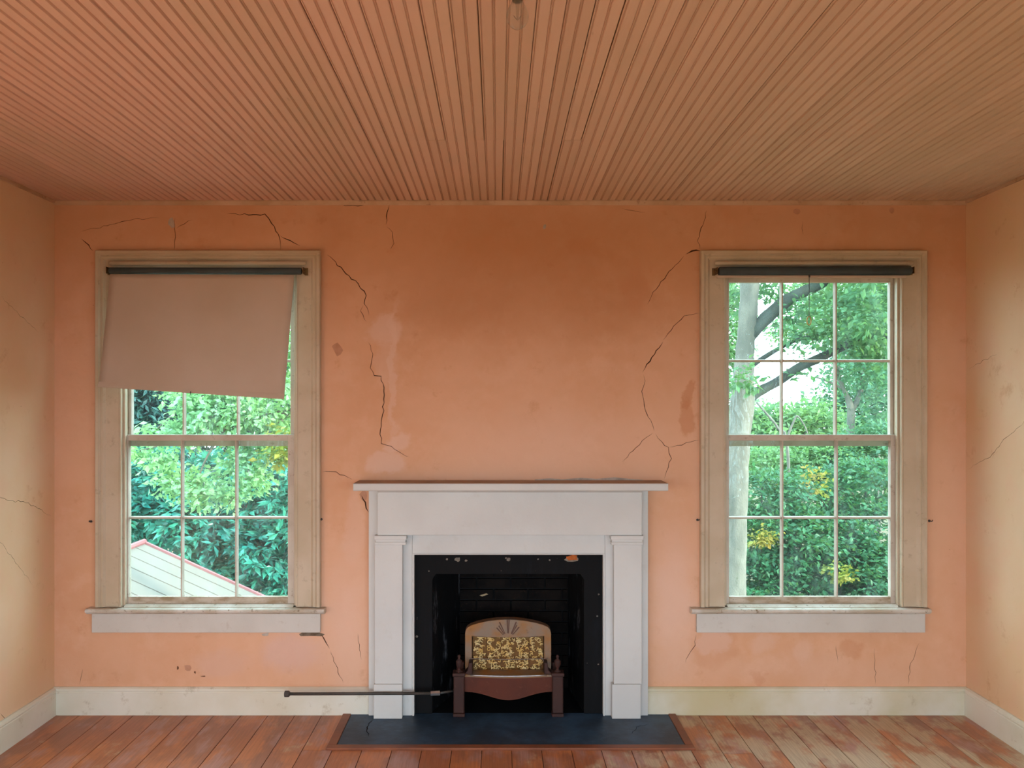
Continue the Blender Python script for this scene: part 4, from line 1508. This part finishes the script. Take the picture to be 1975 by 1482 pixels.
BACK = [
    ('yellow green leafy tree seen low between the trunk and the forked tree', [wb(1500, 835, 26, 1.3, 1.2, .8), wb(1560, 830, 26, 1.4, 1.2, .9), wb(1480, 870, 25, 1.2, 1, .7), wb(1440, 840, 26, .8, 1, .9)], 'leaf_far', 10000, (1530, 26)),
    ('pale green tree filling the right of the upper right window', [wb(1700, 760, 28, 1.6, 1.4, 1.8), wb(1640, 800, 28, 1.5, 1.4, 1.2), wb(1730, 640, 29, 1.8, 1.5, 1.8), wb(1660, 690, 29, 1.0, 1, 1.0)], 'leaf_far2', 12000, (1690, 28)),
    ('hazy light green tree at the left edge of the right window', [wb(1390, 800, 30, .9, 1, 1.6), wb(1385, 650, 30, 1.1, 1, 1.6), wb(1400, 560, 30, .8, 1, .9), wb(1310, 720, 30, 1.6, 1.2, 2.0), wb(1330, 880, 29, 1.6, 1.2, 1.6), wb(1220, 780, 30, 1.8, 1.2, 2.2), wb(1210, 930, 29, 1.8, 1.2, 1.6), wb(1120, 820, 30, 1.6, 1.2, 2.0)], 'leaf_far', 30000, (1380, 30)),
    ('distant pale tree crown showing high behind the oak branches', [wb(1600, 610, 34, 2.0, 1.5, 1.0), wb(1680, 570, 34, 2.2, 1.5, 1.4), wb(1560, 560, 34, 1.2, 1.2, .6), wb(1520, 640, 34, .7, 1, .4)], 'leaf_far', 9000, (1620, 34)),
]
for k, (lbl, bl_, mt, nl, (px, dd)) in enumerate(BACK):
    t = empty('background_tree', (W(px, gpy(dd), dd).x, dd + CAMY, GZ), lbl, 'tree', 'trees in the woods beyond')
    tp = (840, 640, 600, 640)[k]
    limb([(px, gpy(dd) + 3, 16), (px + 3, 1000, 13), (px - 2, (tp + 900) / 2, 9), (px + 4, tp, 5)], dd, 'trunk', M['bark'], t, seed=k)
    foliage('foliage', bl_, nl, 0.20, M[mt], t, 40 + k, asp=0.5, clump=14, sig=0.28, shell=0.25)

SHR = [
    ('broad green shrub at the foot of the big trunk, lower right window', [wb(1470, 960, 17, .9, .8, .55), wb(1500, 1040, 16.5, 1.0, .8, .7), wb(1470, 1120, 16.5, 1.0, .9, .6), wb(1455, 1200, 16.5, 1.0, .9, .6)], 'leaf_shrub', 14000),
    ('dense layered shrub in the middle of the lower right window', [wb(1560, 950, 18, 1.0, .9, .5), wb(1580, 1040, 17, 1.1, .9, .6), wb(1560, 1120, 17, 1.1, .9, .6), wb(1590, 1200, 17, 1.0, .9, .5)], 'leaf_shrub', 15000),
    ('tall green shrub against the right jamb of the right window', [wb(1670, 940, 18, 1.0, .9, .6), wb(1690, 1030, 17, 1.0, .9, .6), wb(1660, 1110, 16.5, 1.1, .9, .6), wb(1720, 1180, 16.5, 1.0, .9, .8)], 'leaf_shrub', 15000),
    ('pale blue-green bush rising behind the shrubs on the right', [wb(1650, 890, 20, 1.1, .9, .6), wb(1705, 880, 20, .9, .9, .8)], 'leaf_far2', 8000),
    ('light green bush behind the shrubs beside the trunk', [wb(1500, 900, 20, 1.1, .9, .45), wb(1570, 890, 20, .9, .9, .5)], 'leaf_far', 7000),
]
for k, (lbl, bl_, mt, nl) in enumerate(SHR):
    c = bl_[0][0]
    t = empty('garden_shrub', (c.x, c.y, GZ), lbl, 'shrub', 'shrubs below the right window')
    for q in range(3):
        MB().tube([(c.x + (q - 1) * 0.15, c.y, GZ), (c.x + (q - 1) * 0.5, c.y + 0.1 * q, -1.6), (c.x + (q - 1) * 0.8, c.y, 0.0)], [0.05, 0.035, 0.015], 6).build('stem', M['bark_dark'], t, smooth=True)
    foliage('foliage', bl_, nl, 0.12, M[mt], t, 60 + k, asp=0.5, clump=34, sig=0.19, flat=0.22, shell=0.72)
for k, (px, py, dd, s, lb_) in enumerate(((1468, 1035, 15.6, .18, 'sprig of yellow and orange leaves beside the trunk'), (1625, 1110, 15.6, .2, 'sprig of yellow leaves low in the right shrubs'), (1560, 930, 16.8, .3, 'orange tinged leaves on top of the middle shrub'))):
    t = empty('yellow_branch', tuple(W(px, py, dd)), lb_, 'branch', 'turning branches among the shrubs')
    p = W(px, py, dd)
    MB().tube([p + Vector((s, 0.6, -0.5)), p + Vector((s * .4, 0.2, -0.15)), p], [0.012, 0.008, 0.004], 6).build('twig', M['bark_dark'], t)
    foliage('foliage', [(p, (s * 1.4, s, s))], 170, 0.10, M['leaf_gold'], t, 80 + k, asp=0.6, clump=10, sig=0.08, shell=0.1)

# --- left window: light oak boughs near, magnolia and cedars behind
D = 10
lo = empty('leafy_oak', (W(700, gpy(D), D).x, D + CAMY, GZ), 'light green oak with boughs hanging in front of the left window', 'tree')
limb([(705, gpy(D) + 6, 60), (700, 1000, 46), (690, 800, 40), (660, 650, 32), (600, 500, 20)], D, 'trunk', M['bark_dark'], lo)
limb([(690, 800, 20), (610, 790, 14), (520, 800, 9), (430, 820, 6), (340, 850, 4), (270, 870, 3)], D, 'branch', M['bark'], lo)
limb([(560, 792, 8), (500, 860, 5), (470, 930, 3), (440, 975, 2)], D, 'branch', M['bark'], lo)
limb([(440, 818, 6), (400, 880, 4), (380, 930, 3)], D, 'branch', M['bark'], lo)
limb([(660, 650, 18), (560, 680, 12), (450, 730, 8), (360, 780, 5), (300, 830, 3)], D, 'branch', M['bark'], lo)
foliage('foliage', [
    wb(430, 800, D, .55, .4, .28), wb(500, 790, D, .5, .4, .32), wb(400, 760, D, .5, .4, .22), wb(540, 730, D, .4, .4, .4), wb(360, 830, D, .25, .3, .2),
    wb(310, 880, D, .25, .3, .14), wb(270, 870, D, .12, .2, .10), wb(330, 930, D, .16, .2, .20), wb(380, 940, D, .24, .25, .20), wb(400, 960, D, .15, .2, .12),
    wb(470, 890, D, .26, .25, .30), wb(450, 960, D, .16, .2, .14), wb(500, 920, D, .12, .2, .18), wb(540, 850, D, .2, .3, .2), wb(300, 835, D, .15, .2, .1), wb(560, 640, D, .3, .4, .5)],
    9000, 0.082, M['leaf_oak'], lo, 91, asp=0.55, clump=14, sig=0.07, flat=0.8, shell=0.15, upb=0.6)
foliage('foliage', [wb(545, 875, D - .2, .12, .2, .12), wb(530, 840, D - .2, .10, .2, .08)], 260, 0.09, M['leaf_gold'], lo, 92, asp=0.55, clump=10, sig=0.07, shell=0.1)

D = 15.5
mg = empty('magnolia_tree', (W(480, gpy(D), D).x, D + CAMY, GZ), 'dark glossy magnolia behind the shed roof in the left window', 'tree')
limb([(480, gpy(D) + 5, 30), (478, 1100, 22), (470, 950, 16), (465, 800, 10)], D, 'trunk', M['bark_dark'], mg)
foliage('foliage', [wb(450, 1050, D, 1.0, .8, .7), wb(530, 1060, D - .3, .8, .8, .75), wb(380, 1010, D, .8, .8, .55), wb(300, 1000, D + .3, .8, .8, .55), wb(520, 940, D, .9, .8, .6),
                    wb(420, 920, D + .5, .9, .8, .5), wb(300, 920, D + .6, .8, .8, .6), wb(590, 1000, D, .7, .8, .9), wb(430, 1110, D - .4, .5, .6, .35), wb(550, 1120, D - .4, .35, .6, .35)],
        15000, 0.21, M['leaf_magnolia'], mg, 95, asp=0.34, clump=9, sig=0.025, flat=0.9, shell=0.45, upb=0.35)
D = 19
for k, (lbl, px, bl_) in enumerate((('dark blue-green cedar at the left edge of the left window', 290, [wb(290, 780, D, .9, .8, .9), wb(270, 900, D, 1.0, .9, .8), wb(300, 690, D, .7, .7, .6), wb(280, 1010, D, 1.1, .9, .7), wb(330, 770, D + .5, .8, .8, .8), wb(265, 760, D + .8, .6, .7, .8), wb(180, 800, D, 1.3, .9, 1.3), wb(190, 960, D, 1.3, .9, 1.1), wb(80, 840, D, 1.2, .9, 1.4)]),
                                    ('dark evergreen tree behind the magnolia in the left window', 480, [wb(430, 900, D + 2, 1.4, .9, .9), wb(540, 900, D + 2, 1.3, .9, .9), wb(520, 780, D + 2, 1.4, .9, .9), wb(400, 780, D + 2, 1.2, .9, .9), wb(450, 1000, D + 2, 1.6, .9, .9), wb(560, 660, D + 2, 1.0, .9, 1.0), wb(640, 800, D + 2, 1.3, .9, 1.4), wb(640, 980, D + 2, 1.3, .9, 1.2), wb(740, 880, D + 2, 1.2, .9, 1.4)]))):
    t = empty('evergreen_tree', (W(px, gpy(D), D).x, D + CAMY + k * 2, GZ), lbl, 'tree', 'evergreens behind the left window')
    limb([(px, gpy(D) + 5, 26, k * 2), (px, 900, 18, k * 2), (px, 700, 8, k * 2)], D, 'trunk', M['bark_dark'], t)
    foliage('foliage', bl_, 32000, 0.17, M['leaf_cedar'], t, 100 + k, asp=0.35, clump=20, sig=0.20, shell=0.35)

# --- shed with a pale standing seam roof below the left window
shed = empty('garden_shed', (-5.53, 6.0, GZ), 'shed with pale standing seam metal roof below the left window', 'shed')
xr_, zr_ = PX(275, 8.4), PZ(1048, 8.4)
y0_, y1_ = 3.2, 8.4
run, drop = 2.7, 2.7 * 0.455
th = 0.05
for s in (-1, 1):
    rf_ = MB()
    a = [(xr_, zr_), (xr_ + s * run, zr_ - drop), (xr_ + s * run, zr_ - drop - th), (xr_, zr_ - th)]
    roof = rf_.prism_y(a, y0_, y1_).build('roof_panel', M['roof'], shed)
    yy = y0_ + 0.25
    while yy < y1_ - 0.1:
        MB().add([(xr_, yy, zr_), (xr_ + s * run, yy, zr_ - drop), (xr_ + s * run, yy + 0.03, zr_ - drop), (xr_, yy + 0.03, zr_),
                  (xr_, yy, zr_ + 0.012), (xr_ + s * run, yy, zr_ - drop + 0.012), (xr_ + s * run, yy + 0.03, zr_ - drop + 0.012), (xr_, yy + 0.03, zr_ + 0.012)],
                 [(0, 1, 5, 4), (1, 2, 6, 5), (2, 3, 7, 6), (3, 0, 4, 7), (4, 5, 6, 7)]).build('seam', M['roof'], roof)
        yy += 0.42
    MB().prism_y([(p + s * 0.0, q + 0.035) for p, q in a[:2]] + [(a[2][0], a[2][1] - 0.08), (a[3][0], a[3][1] - 0.08)], y1_ + 0.001, y1_ + 0.06).build('rake_trim', M['roof_red'], shed)
MB().tube([(xr_, y0_, zr_ + 0.015), (xr_, y1_ + 0.06, zr_ + 0.015)], 0.045, 8).build('ridge_cap', M['roof_red'], shed)
MB().prism_y([(xr_ - run + .3, GZ), (xr_ + run - .3, GZ), (xr_ + run - .3, zr_ - drop), (xr_, zr_ - 0.12), (xr_ - run + .3, zr_ - drop)], y0_ + .2, y1_ - .2).build('shed_wall', M['shed'], shed)
